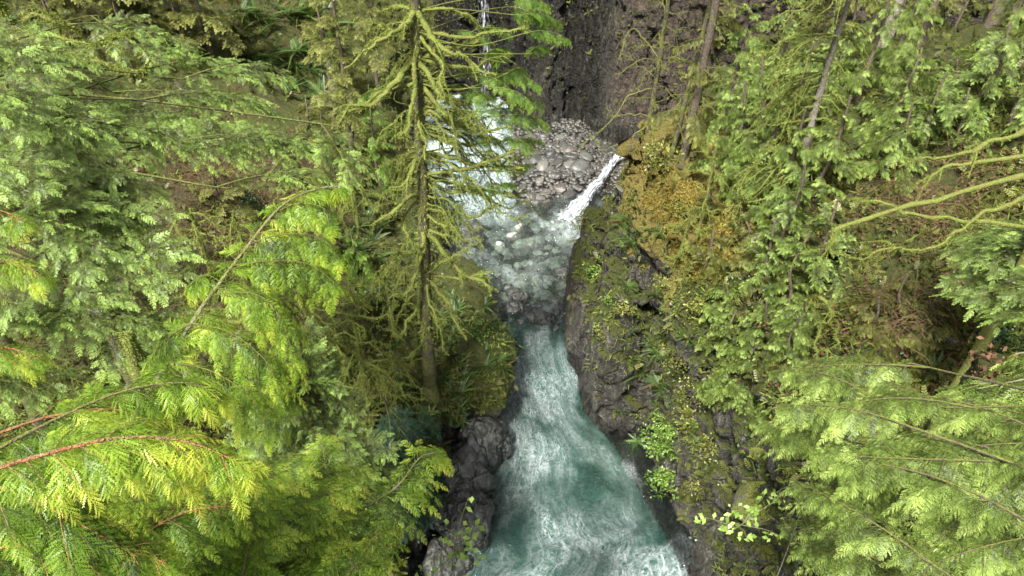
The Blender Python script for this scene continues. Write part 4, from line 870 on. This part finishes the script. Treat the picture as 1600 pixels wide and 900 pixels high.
# mossy bare limbs on the left
def mossy_tree(label, trunk_pts, brs, r0, mat='mossy', name='mossy_tree', fz=200, r1=.05, spurs=4, cat='mossy tree', fs=.085, sl=.5):
    T = [np.array(p, float) for p in trunk_pts]; root = thing(name, label, cat, T[0]); P = spline(T, 24); mb = MB(); rad = np.linspace(r0, r1, 24)
    tube(mb, P, rad, 10, 0, .5, .3, 3); 
    if fz: fuzz(mb, P, rad, fz, fs*1.2)
    worldmesh('trunk', mb.mesh('trunk', [M[mat], M['tuft']], True), root)
    if name == 'dead_tree': mat = 'mossy'
    for pts, r in brs:
        W = [np.array(p, float) for p in pts]; i = int(np.argmin(np.linalg.norm(P-W[0], axis=1))); W[0] = P[i]
        mossy_branch(root, W, r, .012, spurs=spurs, fz=fz, fsize=fs, spur_len=sl, mat=mat)
    return root
def a3(l, d): return [at(x, y, d+dd) for x, y, dd in l]
def moss_sapling(px, py, h, n, R_, label, group):
    b = G(px, py); P_ = spline([b-np.array([0, 0, .2]), b+np.array([.1, 0, h*.5]), b+np.array([0, .1, h])], 20); brs = []
    for k in range(n):
        i = rng.integers(5, 19); a_ = rng.uniform(0, 6.28) if rng.random() < .4 else rng.uniform(-2.6, .6); l = R_*rng.uniform(.6, 1.3); c, s_ = math.cos(a_), math.sin(a_)
        brs.append(([P_[i], P_[i]+np.array([c*l*.45, s_*l*.45, .05*l]), P_[i]+np.array([c*l*.85, s_*l*.85, -.28*l]), P_[i]+np.array([c*l, s_*l, -.30*l+rng.uniform(-.25, .12)])], rng.uniform(.02, .045)))
    mossy_tree(label, [P_[0], P_[10], P_[19]], brs, .09, fz=200, spurs=6, sl=.45)['group'] = group
for x_, y_, h_, n_, r_ in [(430, 600, 6, 16, 2.0), (520, 560, 5, 16, 1.9), (575, 640, 5, 16, 1.8), (610, 520, 4, 12, 1.5), (400, 470, 5, 14, 1.9), (340, 470, 5, 14, 1.9), (560, 360, 4.5, 12, 1.7), (620, 640, 3.5, 12, 1.3), (480, 330, 5, 12, 1.8), (250, 440, 6, 14, 2.0)]:
    moss_sapling(x_, y_, h_, n_, r_, 'bare mossy sapling with drooping twigs on the bank left of the hooked tree', 'mossy saplings on the left bank')
g = G(470, 600)
b0 = at(478, 470, 24); mossy_tree('leafless mossy sapling with level yellow green branches left of the hooked tree', [(b0[0], b0[1]+.2, ground(b0[0], b0[1])), (b0[0], b0[1]+.1, b0[2]-1.5), b0, (b0[0], b0[1], b0[2]+1.2)],
  [(a3(p, 24), r) for p, r in [([(478, 480, 0), (520, 488, 0), (575, 497, 0), (622, 486, 0)], .05), ([(478, 470, 0), (535, 470, 0), (560, 468, .3)], .035), ([(478, 440, 0), (510, 436, 0), (545, 440, 0)], .035), ([(478, 478, 0), (512, 505, -.5), (545, 500, -.6), (565, 512, -.6), (563, 530, -.6)], .05),
   ([(480, 485, 0), (510, 520, -.6), (545, 548, -1), (570, 575, -1), (580, 600, -1)], .05), ([(478, 500, 0), (500, 525, -.5), (535, 540, -.6)], .05), ([(478, 462, 0), (520, 455, .3), (570, 452, .5)], .03), ([(478, 470, 0), (440, 475, 0), (400, 470, 0), (360, 480, 0)], .05), ([(478, 455, 0), (430, 450, .2), (380, 455, .4)], .04)]], .1)
b0 = at(415, 500, 20); mossy_tree('thick shaggy moss draped tree stem between the long cedar spray and the leafless sapling', [(b0[0]-.3, b0[1]+.2, ground(b0[0], b0[1])), (b0[0]-.2, b0[1]+.1, b0[2]-2.5), b0, (b0[0]+.2, b0[1], b0[2]+.6)],
  [(a3(p, 20), r) for p, r in [([(415, 500, 0), (450, 512, -.2), (475, 530, -.4), (500, 540, -.5), (537, 543, -.5)], .10), ([(415, 495, 0), (440, 475, .2), (455, 490, .2), (460, 505, .1)], .08), ([(415, 510, 0), (440, 530, -.3), (455, 560, -.4), (470, 600, -.3)], .08), ([(410, 500, 0), (380, 485, .2), (330, 478, .5), (280, 490, .6)], .10), ([(410, 480, 0), (370, 425, .4), (320, 412, .6), (268, 425, .8)], .09),
   ([(410, 505, 0), (350, 500, .3), (290, 505, .4), (225, 520, .5)], .09), ([(410, 512, 0), (360, 530, .1), (310, 540, .2), (250, 545, .2)], .07), ([(410, 470, 0), (390, 440, .5), (350, 430, .8)], .06)]], .22, fz=700, fs=.08)
b0 = at(20, 55, 17); mossy_tree('mossy tree at the left edge with one thick limb draped in golden moss', [(b0[0]-.8, b0[1]+.4, ground(b0[0]-.8, b0[1])), (b0[0]-.6, b0[1]+.3, b0[2]-2), b0, (b0[0]-.2, b0[1], b0[2]+2)],
  [(a3(p, 17), r) for p, r in [([(20, 60, 0), (70, 68, -.4), (115, 82, -.6), (160, 95, -.8), (215, 108, -1)], .17), ([(115, 70, -.6), (150, 66, -.5), (205, 55, -.4)], .05), ([(20, 30, 0), (60, 22, 0), (85, 35, 0), (90, 55, 0)], .09), ([(20, 80, 0), (75, 150, -.6), (105, 190, -1), (140, 232, -1.4)], .10)]], .25, fz=1100, fs=.08)
Dm = hit(330, 12)[2]-1.5; b0 = at(320, 60, Dm+1); mossy_tree('arching bare mossy stem below the fern hollow, upper left', [(b0[0], b0[1], ground(b0[0], b0[1])), b0, at(330, 12, Dm)], [(a3([(330, 12, 0), (348, 32, 0), (362, 55, 0), (368, 82, 0)], Dm-1), .14)], .2, fz=120)
b0 = at(240, 640, 12); mossy_tree('short mossy snag among the hemlock boughs at the left', [(b0[0], b0[1], ground(b0[0], b0[1])), b0, at(225, 560, 12)], [(a3([(225, 560, 0), (200, 535, 0), (178, 512, 0)], 12), .06), (a3([(228, 575, 0), (245, 560, -.2), (262, 555, -.3)], 12), .035)], .09, fz=400, fs=.05)

# ------------------------------------------------------------------ right bank trees
def rt(name, label, px, py, top, poly, n, d0, d1, kind, leaf, wood='mossy', r0=.2, rel=True, tmat=None, rise=.14, xy=None, cat='cedar tree', roll=.3, group=None):
    if xy is None: b = G(px, py)
    else: b = np.array([xy[0], xy[1], ground(*xy)])
    E = rect_ends(poly, n, d0, d1, rel); return tree(name, label, b, b[2]+top, E, kind, leaf, wood, r0, group, tmat=tmat, rise=rise, cat=cat, roll=roll)
def grove(poly, n, h0, h1, R0, kind, leaf, label, group, nb=16, wood='bark', name='cedar', cat='cedar tree', r0=.09, seed=1, zmin=.12, droop=.35, rnd=.2):
    r = random.Random(seed); xs = [p[0] for p in poly]; ys = [p[1] for p in poly]; k = 0; pts = []; tries = 0
    while k < n and tries < 4000:
        tries += 1; px, py = r.uniform(min(xs), max(xs)), r.uniform(min(ys), max(ys))
        if not in_poly(px, py, poly): continue
        if any(abs(px-a)+abs(py-b) < 260/math.sqrt(n)*.5 for a, b in pts) and tries < 2500: continue
        b = G(px, py); h = r.uniform(h0, h1); s_ = r.uniform(.8, 1.25); pts.append((px, py)); k += 1
        tree(name, label, b, b[2]+h, ring_ends(b[0], b[1], b[2]+h*zmin, b[2]+h-.15, R0*s_, int(nb*r.uniform(.8, 1.2)), droop), kind, leaf, wood, r0*h/4, group, cat=cat, rise=.2, roll=.4, lmax=1.5, spread=.6)
grove([(1110, 170), (1240, 120), (1250, 300), (1200, 400), (1165, 330), (1100, 230)], 12, 3, 6.5, 1.6, 'cedar_lo', 'cedar_pale', 'pale yellow green cedar crowding the rim right of the dark barked conifer', 'cedars crowding the upper right rim', 26, seed=3)
grove([(1270, 130), (1400, 90), (1420, 200), (1380, 320), (1270, 340), (1240, 260)], 9, 2.5, 5, 1.5, 'cedar_lo', 'cedar_pale', 'yellowish cedar on the slope behind the bristling grey snag', 'cedars behind the snag', 20, seed=4)
grove([(1480, 60), (1640, 60), (1640, 240), (1500, 220)], 5, 3, 5, 1.9, 'cedar', 'cedar_pale', 'bright yellow cedar with fern like fronds in the top right corner', 'cedars in the top right corner', 18, seed=5)
grove([(1380, 130), (1500, 130), (1560, 230), (1450, 280), (1380, 220)], 4, 2, 4, 1.6, 'hemlock', 'hemlock', 'mid green hemlock on the slope between the snag and the golden limbs', 'hemlocks above the golden limbs', 16, seed=6, name='hemlock', cat='conifer tree')
grove([(1190, 380), (1290, 380), (1270, 440), (1200, 440)], 2, 3, 4, 1.6, 'hemlock', 'hemlock', 'grey green hemlock at the left edge of the dark right hollow', 'hemlocks by the dark hollow', 18, seed=7, name='hemlock', cat='conifer tree')
rt('hemlock', 'hemlock hanging in from the right edge above the mossy boulders', 1600, 420, 8, [(1440, 390), (1500, 350), (1600, 340), (1600, 470), (1530, 520), (1470, 440)], 22, 4, 8, 'hemlock', 'hemlock', r0=.2, cat='conifer tree', xy=(16.5, 14))
grove([(1110, 500), (1200, 440), (1250, 480), (1250, 620), (1200, 700), (1130, 680)], 13, 1.8, 3.6, 1.15, 'cedar_lo', 'cedar_pale', 'low yellow green cedar spilling over the cliff rim above the rock face', 'cedars spilling over the cliff rim', 20, seed=8)
grove([(1330, 460), (1440, 480), (1430, 590), (1280, 600)], 4, 1.2, 2.2, 1.0, 'cedar_lo', 'olive', 'small olive cedar in the middle of the shaded right slope', 'saplings on the shaded slope', 14, seed=9)
grove([(1090, 330), (1190, 380), (1190, 450), (1100, 450)], 5, 1, 2, .8, 'cedar_lo', 'olive', 'low olive cedar scrub on the golden moss shelf', 'scrub on the golden shelf', 12, seed=10)
grove([(1100, 0), (1640, 0), (1640, 60), (1100, 90)], 14, 3, 7, 1.8, 'hemlock_lo', 'olive', 'hazy olive conifer along the top right skyline of the slope', 'conifers at the top of the right slope', 16, seed=12, name='conifer', cat='conifer tree')
grove([(0, 0), (360, 0), (360, 120), (0, 120)], 10, 3, 6, 1.8, 'hemlock_lo', 'olive', 'brownish olive conifer at the top left behind the hemlocks', 'conifers at the top of the left slope', 14, seed=13, name='conifer', cat='conifer tree')
grove([(470, 180), (640, 160), (640, 360), (560, 440), (480, 420)], 9, 1.5, 3.5, 1.1, 'hemlock_lo', 'olive', 'young olive conifer on the slope left of the hooked tree', 'young conifers left of the hooked tree', 16, seed=14, name='conifer', cat='conifer tree')

n1 = near_tree('large near cedar with pale fern like sprays filling the lower right', (11.0, 3.2), 26, 'cedar_pale')
N1P = np.stack([np.full(60, 11.0), np.full(60, 3.2), np.linspace(8, 25.7, 60)], -1)
POL = [(1195, 600), (1260, 640), (1400, 580), (1480, 590), (1600, 600), (1600, 900), (1190, 900), (1215, 800), (1180, 720)]
for k in range(50):
    while True:
        px, py = rng.uniform(1110, 1640), rng.uniform(560, 930)
        if in_poly(px, min(py, 899), POL) or px > 1600: break
    d = rng.uniform(9.5, 14); e = at(px, py, d); h = np.hypot(e[0]-11, e[1]-3.2); a = np.array([11.0, 3.2, min(25.5, e[2]+.3+.12*h+rng.normal()*1.3)])
    reach(n1, N1P, a[2], e, 'cedar', 'cedar_pale', 'bark', .3, .9, 2.3, .35)
for k, (x, y, d) in enumerate([(1200, 575, 13), (1225, 560, 13), (1370, 575, 12.5), (1480, 600, 12), (1540, 640, 11), (1195, 640, 13), (1600, 620, 11)]):
    e = at(x, y, d); reach(n1, N1P, e[2]+1.2, e, 'cedar', 'cedar_pale', 'bark', .2, .9, 2.2, .3)
n2_ = near_tree('cedar at the lower right edge with deep green fronds by the stony hollow', (14.2, 6.2), 27)
for (x, y, d) in [(1530, 535, 13), (1560, 560, 12.5), (1600, 520, 12), (1545, 585, 12), (1620, 560, 12), (1590, 700, 11)]:
    place_bough(n2_, 'cedar', 'cedar_pale', 'greybark', (14.2, 6.2, at(x, y, d)[2]+1), at(x, y, d), .1, .8)

def snag():
    pts = [G(1250, 318), at(1262, 205, 0), 0, 0]; b = G(1246, 322); D = np.linalg.norm((b-CAM))/np.linalg.norm(ray(1246, 322))
    T = [b-np.array([0, 0, .3]), at(1264, 210, D-1.2), at(1292, 105, D-3.2), at(1330, -10, D-6), at(1350, -90, D-8)]; brs = []
    P = spline(T, 60)
    for k in range(64):
        i = rng.integers(6, 56); p = P[i]; s = rng.choice([-1, -1, -1, 1]); l = rng.uniform(.8, 3.4)*(1-.35*i/60)*(1 if s < 0 else .5)
        q = p+np.array([s*l*.55, -rng.uniform(-.4, .8)*l*.5, -.08*l]); e = p+np.array([s*l, -rng.uniform(-.5, .9)*l*.6, -rng.uniform(.25, .75)*l]); brs.append(([p, q, e], rng.uniform(.03, .06)))
    mossy_tree('leaning bare grey snag bristling with drooping mossy twigs, upper right', T, brs, .19, 'greybark', 'dead_tree', 60, .05, 5, 'dead tree', .11, .7)
snag()
def rlimb(label, trunk, brs, d, r0, mat='mossy', name='mossy_tree', fz=120, cat='mossy tree'):
    b = at(*trunk[0], d); g_ = ground(b[0], b[1]); mossy_tree(label, [(b[0], b[1], g_)]+[at(x, y, d) for x, y in trunk], [(a3([(x, y, 0) for x, y in p], d), r) for p, r in brs], r0, mat, name, fz*3, spurs=4, cat=cat, fs=.055, sl=.6)
rlimb('mossy tree leaning in from the right edge with forked golden limbs over the dark hollow', [(1640, 330), (1630, 260), (1625, 150)],
  [([(1625, 200), (1560, 222), (1512, 240), (1455, 250), (1400, 252)], .075), ([(1512, 240), (1490, 262), (1455, 285), (1425, 302)], .055), ([(1625, 300), (1560, 325), (1520, 342), (1480, 370), (1440, 383), (1380, 397), (1312, 394)], .06), ([(1490, 362), (1430, 335), (1385, 322), (1345, 312), (1322, 305)], .06), ([(1385, 322), (1340, 345), (1318, 375), (1292, 392)], .07)], 17, .18)
b = G(1300, 480); mossy_tree('overturned mossy root stump on the shaded right slope', [b, at(1312, 452, 25.5)], [([b, G(1268, 490)+np.array([0, 0, .6]), G(1258, 560)+np.array([0, 0, .2])], .10), ([b, G(1285, 520)+np.array([0, 0, .8]), G(1272, 590)+np.array([0, 0, .2])], .08), ([b, G(1300, 530)+np.array([0, 0, .5]), G(1305, 580)], .06)], .16, name='root_stump', cat='tree stump')
# slim trunks on the rim
def slim(px, py, top, r, label, mat, n, name='slim_tree', lean=(0, 0), twl=1.4, extra=(), leafy=0, green='olive', up=.1):
    b = G(px, py); T = [b-np.array([0, 0, .3]), b+np.array([lean[0]*.4+.1, lean[1]*.4, top*.4]), b+np.array([lean[0], lean[1], top])]; P = spline(T, 40); brs = []
    for k in range(n):
        i = rng.integers(6, 38); a_ = rng.uniform(0, 6.28); l = twl*rng.uniform(.5, 1.5); q = P[i]+np.array([math.cos(a_)*l*.5, math.sin(a_)*l*.5, up*l]); e = P[i]+np.array([math.cos(a_)*l, math.sin(a_)*l, rng.uniform(-.3, .3)*l]); brs.append(([P[i], q, e], rng.uniform(.012, .026)))
    for e_ in extra: brs.append(e_)
    root = mossy_tree(label, T, brs, r, mat, name, 40 if mat != 'mossy' else 120, r*.5, 4, 'tree', .07, .5)
    for k in range(leafy):
        i = rng.integers(8, 38); a_ = rng.uniform(0, 6.28); l = rng.uniform(.8, 1.8); place_bough(root, 'cedar_lo', green, mat, P[i], P[i]+np.array([math.cos(a_)*l, math.sin(a_)*l, -.3*l]), 0)
    return root
D_ = lambda x, y, dd=0: at(x, y, 44+dd)
bb = G(1012, 200); dd = np.linalg.norm(bb-CAM)/np.linalg.norm(ray(1012, 200)); A = lambda x, y: at(x, y, dd-.5)
slim(1012, 200, 14, .14, 'slim bare tree on the headland edge with one long twig reaching over the falls', 'mosstrunk', 26, extra=[([A(1012, 130), A(985, 150), A(960, 182), A(930, 215), A(905, 233)], .05), ([A(1012, 178), A(985, 178), A(960, 183), A(942, 172)], .035), ([A(1012, 205), A(975, 222), A(945, 233), A(925, 222)], .04), ([A(1010, 60), A(990, 45), A(975, 80), A(976, 90)], .03)], lean=(.3, 0))
slim(1066, 252, 17, .21, 'straight dark barked conifer trunk at the cliff rim', 'bark', 34, lean=(.6, 0), leafy=10, twl=1.8)
slim(1046, 252, 16, .12, 'thin mossy trunk leaning beside the dark barked conifer', 'mosstrunk', 20, lean=(1.4, 0), leafy=4)
slim(1378, 78, 10, .38, 'thick grey trunk at the top of the right slope', 'greybark', 8, leafy=5)
slim(1437, 72, 10, .22, 'thinner dark trunk right of the thick grey one', 'bark', 10, leafy=4)
slim(1548, 38, 9, .30, 'dark conifer trunk near the top right corner', 'bark', 10, leafy=5)
slim(1488, 50, 9, .10, 'very thin leaning stem between two top right trunks', 'bark', 10, lean=(.9, 0))
slim(1082, 388, 5.0, .10, 'crooked mossy sapling on the golden moss shelf', 'mossy', 12, twl=.9, lean=(.15, -.2), up=-.1)
slim(1052, 420, 3.5, .08, 'mossy hooked stem hanging beside the rock cleft', 'mossy', 14, twl=.8, lean=(.2, -.5), up=-.3)

# ------------------------------------------------------------------ ferns, shrubs and dead twigs
def fern_mesh(seed, nf=13, L=1.0, red=False):
    r = np.random.default_rng(seed); mb = MB()
    V = []; pn = pinna(16, 78, .115, .022, .45, .8)
    for k in range(nf):
        a = k*6.283/nf+r.normal()*.25; l = L*r.uniform(.7, 1.15); up = r.uniform(.25, .9); d = np.array([math.cos(a), math.sin(a), up]); d = d/np.linalg.norm(d)
        scatter(mb, pn, np.zeros((1, 3)), d[None], np.array([[0, 0, 1.]]), np.array([l]), 1 if (red and r.random() < .12) else 0, np.array([r.uniform(.35, .8)]))
    return mb.mesh('fronds', [M['fern'], M['redleaf']])
FM = [fern_mesh(k, 12+k, 1, k == 3) for k in range(4)]
def fern(px, py, size, label, group=None):
    P, nrm, d = hit(px, py); root = thing('sword_fern', label, 'fern', P, group); o = meshobj('fronds', FM[rng.integers(4)], root); s = size/FPX*d*.62
    o.scale = (s, s, s); o.rotation_euler = (rng.uniform(-.2, .5) + .25*(1-nrm[2]), rng.uniform(-.3, .3), rng.uniform(0, 6.28)); return root
k = 0
PROM = [(630, 470), (700, 440), (765, 480), (800, 540), (790, 600), (740, 655), (690, 700), (640, 640), (600, 560)]
while k < 66:
    px, py = rng.uniform(600, 800), rng.uniform(440, 700)
    if in_poly(px, py, PROM): fern(px, py, rng.uniform(22, 44), 'sword fern with long dark fronds on the mossy promontory', 'sword ferns on the promontory'); k += 1
for k in range(34): fern(rng.uniform(375, 520), rng.uniform(10, 160), rng.uniform(40, 75), 'long leaved sword fern hanging on the dark upper left hollow', 'sword ferns in the upper left hollow')
for k in range(16): fern(rng.uniform(500, 600), rng.uniform(290, 420), rng.uniform(35, 60), 'sword fern on the brown slope left of the hooked tree', 'sword ferns on the brown slope')
for x, y, s, l in [(1008, 585, 62, 'star shaped sword fern low on the right rock face'), (1028, 548, 50, 'sword fern topmost of the cluster on the right rock face'), (985, 560, 50, 'sword fern nearest the river in the cluster on the rock face'), (1030, 600, 46, 'sword fern lowest of the cluster on the right rock face'),
                   (1005, 412, 40, 'fern sprouting in the dark cleft of the right cliff'), (985, 375, 50, 'fern with a reddish heart at the lip of the right cliff'), (975, 345, 46, 'yellowish fern on the top of the rock headland'), (1030, 365, 46, 'dark green fern hanging off the golden moss shelf'), (1165, 712, 80, 'sword fern tucked under the lower right cedar'),
                   (1460, 580, 60, 'dark sword fern beside the pale boulder'), (1190, 500, 50, 'fern among the cedar scrub at the cliff rim'), (1105, 600, 50, 'fern hanging at the rim beside the rock face'), (1130, 300, 46, 'fern on the golden moss behind the crooked sapling')]: fern(x, y, s, l)
LEAFQ = (np.array([[0, 0, 0], [.5, -.28, .06], [1, 0, -.05], [.5, .28, .06]]), np.array([[0, 1, 2, 3]]), np.array([-.1, 0, .12, 0]))
def shrub(px, py, size, label, leaf='shrub', n=260, ls=.12, flat=.7, lift=.3, name='shrub'):
    P, nrm, d = hit(px, py); R_ = size/2/FPX*d; root = thing(name, label, 'shrub', P); r = rng
    mb = MB(); st = MB(); c = norm(nrm+np.array([0, -.2, .8]))*R_*lift
    cs = [c+r.normal(size=3)*R_*np.array([.5, .5, .4]) for _ in range(16)]
    O = []; Dd = []
    for q in cs:
        tube(st, spline([np.zeros(3), q*.5+np.array([0, 0, R_*.1]), q], 8), np.linspace(.018, .006, 8), 4, 0, .5)
        m = n//16; v = norm(r.normal(size=(m, 3))); O.append(q+v*R_*.34*r.random((m, 1))**.5); Dd.append(v+np.array([0, -.1, -.1]))
    O = np.concatenate(O); Dd = np.concatenate(Dd); up = norm(r.normal(size=O.shape)*.6+np.array([0, -.2, 1.]))
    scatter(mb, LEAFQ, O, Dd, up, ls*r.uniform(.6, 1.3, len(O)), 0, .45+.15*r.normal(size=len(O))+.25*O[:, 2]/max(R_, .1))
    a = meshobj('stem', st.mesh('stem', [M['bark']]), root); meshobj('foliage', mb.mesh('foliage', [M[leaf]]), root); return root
shrub(930, 425, 44, 'small bright green shrub growing on the river face of the rock wall', n=500, ls=.13)
shrub(955, 470, 26, 'tiny bright green plant in a crack of the rock wall', n=200, ls=.10)
shrub(1052, 690, 90, 'light green leafy shrub clinging above the dark lower cliff', 'shrub', 1500, .13); shrub(1045, 745, 74, 'light green shrub directly below the clinging one, nearest the dark water', 'shrub', 1000, .13)
shrub(1080, 665, 50, 'small pale shrub right of the clinging leafy ones', 'olive', 500, .13)
shrub(1215, 465, 46, 'dark glossy leaved salal in the shade of the right hollow', 'salal', 500, .11); shrub(390, 335, 60, 'dark glossy salal on the brown slope above the cedar spray', 'salal', 600, .12)
shrub(1560, 530, 60, 'dark leafy bush at the right edge under the hemlock', 'salal', 600, .10); shrub(915, 345, 36, 'low yellowish shrub on the crest of the rock headland', 'olive', 260, .12); shrub(1030, 250, 50, 'olive bush at the feet of the slim rim trees', 'olive', 600, .14)
shrub(660, 395, 60, 'grey green bush behind the hooked tree trunk', 'salal', 500, .12); shrub(755, 520, 46, 'low green bush on the outer tip of the promontory', 'shrub', 300, .11); shrub(590, 470, 60, 'leafy green bush left of the hooked tree foot', 'fern', 700, .14)
# a broadleaf sprig near the cliff foot, and one by the black rocks
def sprig(label, pts, d, leaf='shrub', n=70, ls=.14, r0=.03):
    A_ = [at(x, y, d) for x, y in pts]; b = np.array([A_[0][0], A_[0][1], ground(A_[0][0], A_[0][1], A_[0][2])]); root = thing('alder_sapling', label, 'sapling', b)
    mb = MB(); P = spline([b, (b+A_[0])/2+np.array([.15, .1, 0])]+A_, 40); tube(mb, P, np.linspace(r0, .008, 40), 5); O = []
    for k in range(12):
        i = rng.integers(20, 38); q = P[i]+rng.normal(size=3)*np.array([.5, .4, .35]); tube(mb, spline([P[i], (P[i]+q)/2+np.array([0, 0, .1]), q], 8), np.linspace(.012, .004, 8), 4)
        for j in range(n//12): O.append(P[i]+(q-P[i])*rng.uniform(.3, 1)+rng.normal(size=3)*.09)
    O = np.array(O); lf = MB(); scatter(lf, LEAFQ, O, rng.normal(size=O.shape)+np.array([0, 0, -.4]), np.array([0, -.4, 1.])+rng.normal(size=O.shape)*.35, ls*rng.uniform(.6, 1.3, len(O)), 0, rng.uniform(.5, 1, len(O)))
    worldmesh('stem', mb.mesh('stem', [M['greybark']]), root); worldmesh('foliage', lf.mesh('foliage', [M[leaf]]), root)
sprig('thin alder sapling with pale leaves in front of the lower right rock', [(1260, 770), (1200, 790), (1165, 815), (1135, 835)], 16.5, n=110, ls=.15, r0=.018)
sprig('small leafy sprig poking out of the cedar beside the black rocks', [(690, 900), (705, 870), (720, 858), (745, 855)], 14, n=70, ls=.16)
def twigs(px, py, size, label, n=70, mat='twig', lift=.5):
    P, nrm, d = hit(px, py); R_ = size/2/FPX*d; root = thing('dead_twigs', label, 'dead branches', P); mb = MB()
    for k in range(n):
        a_ = P+rng.normal(size=3)*R_*np.array([.45, .35, .25])+np.array([0, 0, lift]); v = norm(rng.normal(size=3)*np.array([1, .6, .5])); l = R_*rng.uniform(.4, 1.1)
        tube(mb, spline([a_, a_+v*l*.5+rng.normal(size=3)*l*.12, a_+v*l+np.array([0, 0, -.3*l])], 7), np.linspace(.008, .003, 7)*rng.uniform(.7, 1.5), 3)
    worldmesh('twig', mb.mesh('twig', [M[mat]]), root)
twigs(1430, 340, 150, 'dense tangle of dead reddish brown twigs beneath the golden limbs', 200); twigs(1390, 490, 150, 'sprawl of dead pinkish twigs on the shaded right slope', 130); twigs(1530, 490, 70, 'small tangle of dead twigs under the right edge hemlock', 50)
twigs(1500, 270, 110, 'dead brown sprays on the slope above the golden limbs', 110); twigs(330, 290, 150, 'heap of dead tawny boughs on the brown slope under the hemlock', 140, lift=.3); twigs(280, 530, 120, 'dead brown twigs behind the mossy stem at the left', 90); twigs(130, 150, 120, 'dead twigs in the shade beneath the golden limb', 70)
twigs(1350, 660, 90, 'dead brown cedar twigs inside the lower right cedar', 60, lift=4)
# rocks on the right slope
for x, y, s, l, mt in [(1440, 560, 120, 'pale grey boulder on the right slope above the near cedar', 'terr'), (1500, 505, 90, 'round mossy boulder under the right edge hemlock', 'terr'), (1190, 770, 110, 'grey rock knob between the cliff and the near cedar', 'terr')]:
    stone(x, y, s, l, sink=.5, cat='hill')

for k in range(26): fern(rng.uniform(960, 1110), rng.uniform(330, 700), rng.uniform(22, 42), 'small fern rooted in a crack of the right rock face', 'small ferns on the right rock face')
CL = [(905, 360, 30), (940, 520, 26), (975, 480, 34), (1000, 640, 40), (1060, 560, 44), (1085, 620, 50), (1040, 450, 40), (1075, 480, 50), (990, 320, 36), (1060, 330, 40), (1095, 760, 46), (1110, 700, 50)]
for x_, y_, s_ in CL: shrub(x_, y_, s_, 'olive green cushion of leaves clinging to the right rock face', 'olive', 380, .10)['group'] = 'leaf cushions on the right rock face'
# ------------------------------------------------------------------ ground cover that nobody could count
def cover(name, label, tpl, mat, n, polys, size, tint=.45, upn=.5, seed=1, wide=1):
    r = np.random.default_rng(seed); O = []; Nn = []; S = []
    while len(O) < n:
        px, py = r.uniform(-60, 1660), r.uniform(-60, 960)
        if polys and not any(in_poly(px, py, p) for p in polys): continue
        P, nrm, d = hit(px, py)
        if P[2] < 1.6 or nrm[2] < .12 or d > 80 or fbm(P[None], .45, 2, seed)[0] < -.12: continue
        O.append(P+nrm*.02); Nn.append(nrm); S.append(d)
    O = np.array(O); Nn = np.array(Nn); S = np.array(S); k = 3; O = np.repeat(O, k, 0)+r.normal(size=(n*k, 3))*.12; Nn = np.repeat(Nn, k, 0); S = np.repeat(S, k)
    d = norm(r.normal(size=O.shape)+Nn*1.0); mb = MB(); up = norm(Nn*upn+r.normal(size=O.shape)*.5+np.array([0, 0, .5]))
    scatter(mb, tpl, O, d, up, size*r.uniform(.5, 1.4, len(O)), 0, tint+.2*fbm(O, .5, 3, 4)+r.normal(size=len(O))*.1)
    tag(meshobj(name, mb.mesh(name, [M[mat]])), label, 'ground cover', kind='stuff')
cover('moss', 'shaggy moss covering the ground and ledges', SPK, 'tuft', 15000, None, .24, .42, seed=2)
M['gold'] = leaf_mat('golden_moss', [(0, (.07, .05, .01)), (.4, (.22, .17, .03)), (.75, (.42, .32, .07)), (1, (.55, .45, .13))], trans=.2, rough=.8, spec=.1)
cover('golden_moss', 'golden moss on the shelf above the rock headland', SPK, 'gold', 3600, [[(985, 240), (1060, 255), (1150, 330), (1140, 430), (1080, 440), (1010, 330)]], .12, .40, seed=9)
cover('undergrowth', 'low olive green plants on the forest floor', PN_GROUND, 'olive', 5200, None, .34, .40, seed=3)
cover('undergrowth', 'dark leafy ground plants on the forest floor', LEAFQ, 'fern', 6500, None, .16, .45, seed=4)
cover('leaf_litter', 'fallen red brown leaves and twigs on the forest floor', LEAFQ, 'redleaf', 5000, [[(150, 230), (620, 200), (620, 420), (150, 420)], [(1150, 230), (1600, 230), (1600, 620), (1150, 620)], [(620, 560), (740, 560), (740, 660), (620, 660)]], .13, .5, seed=5)
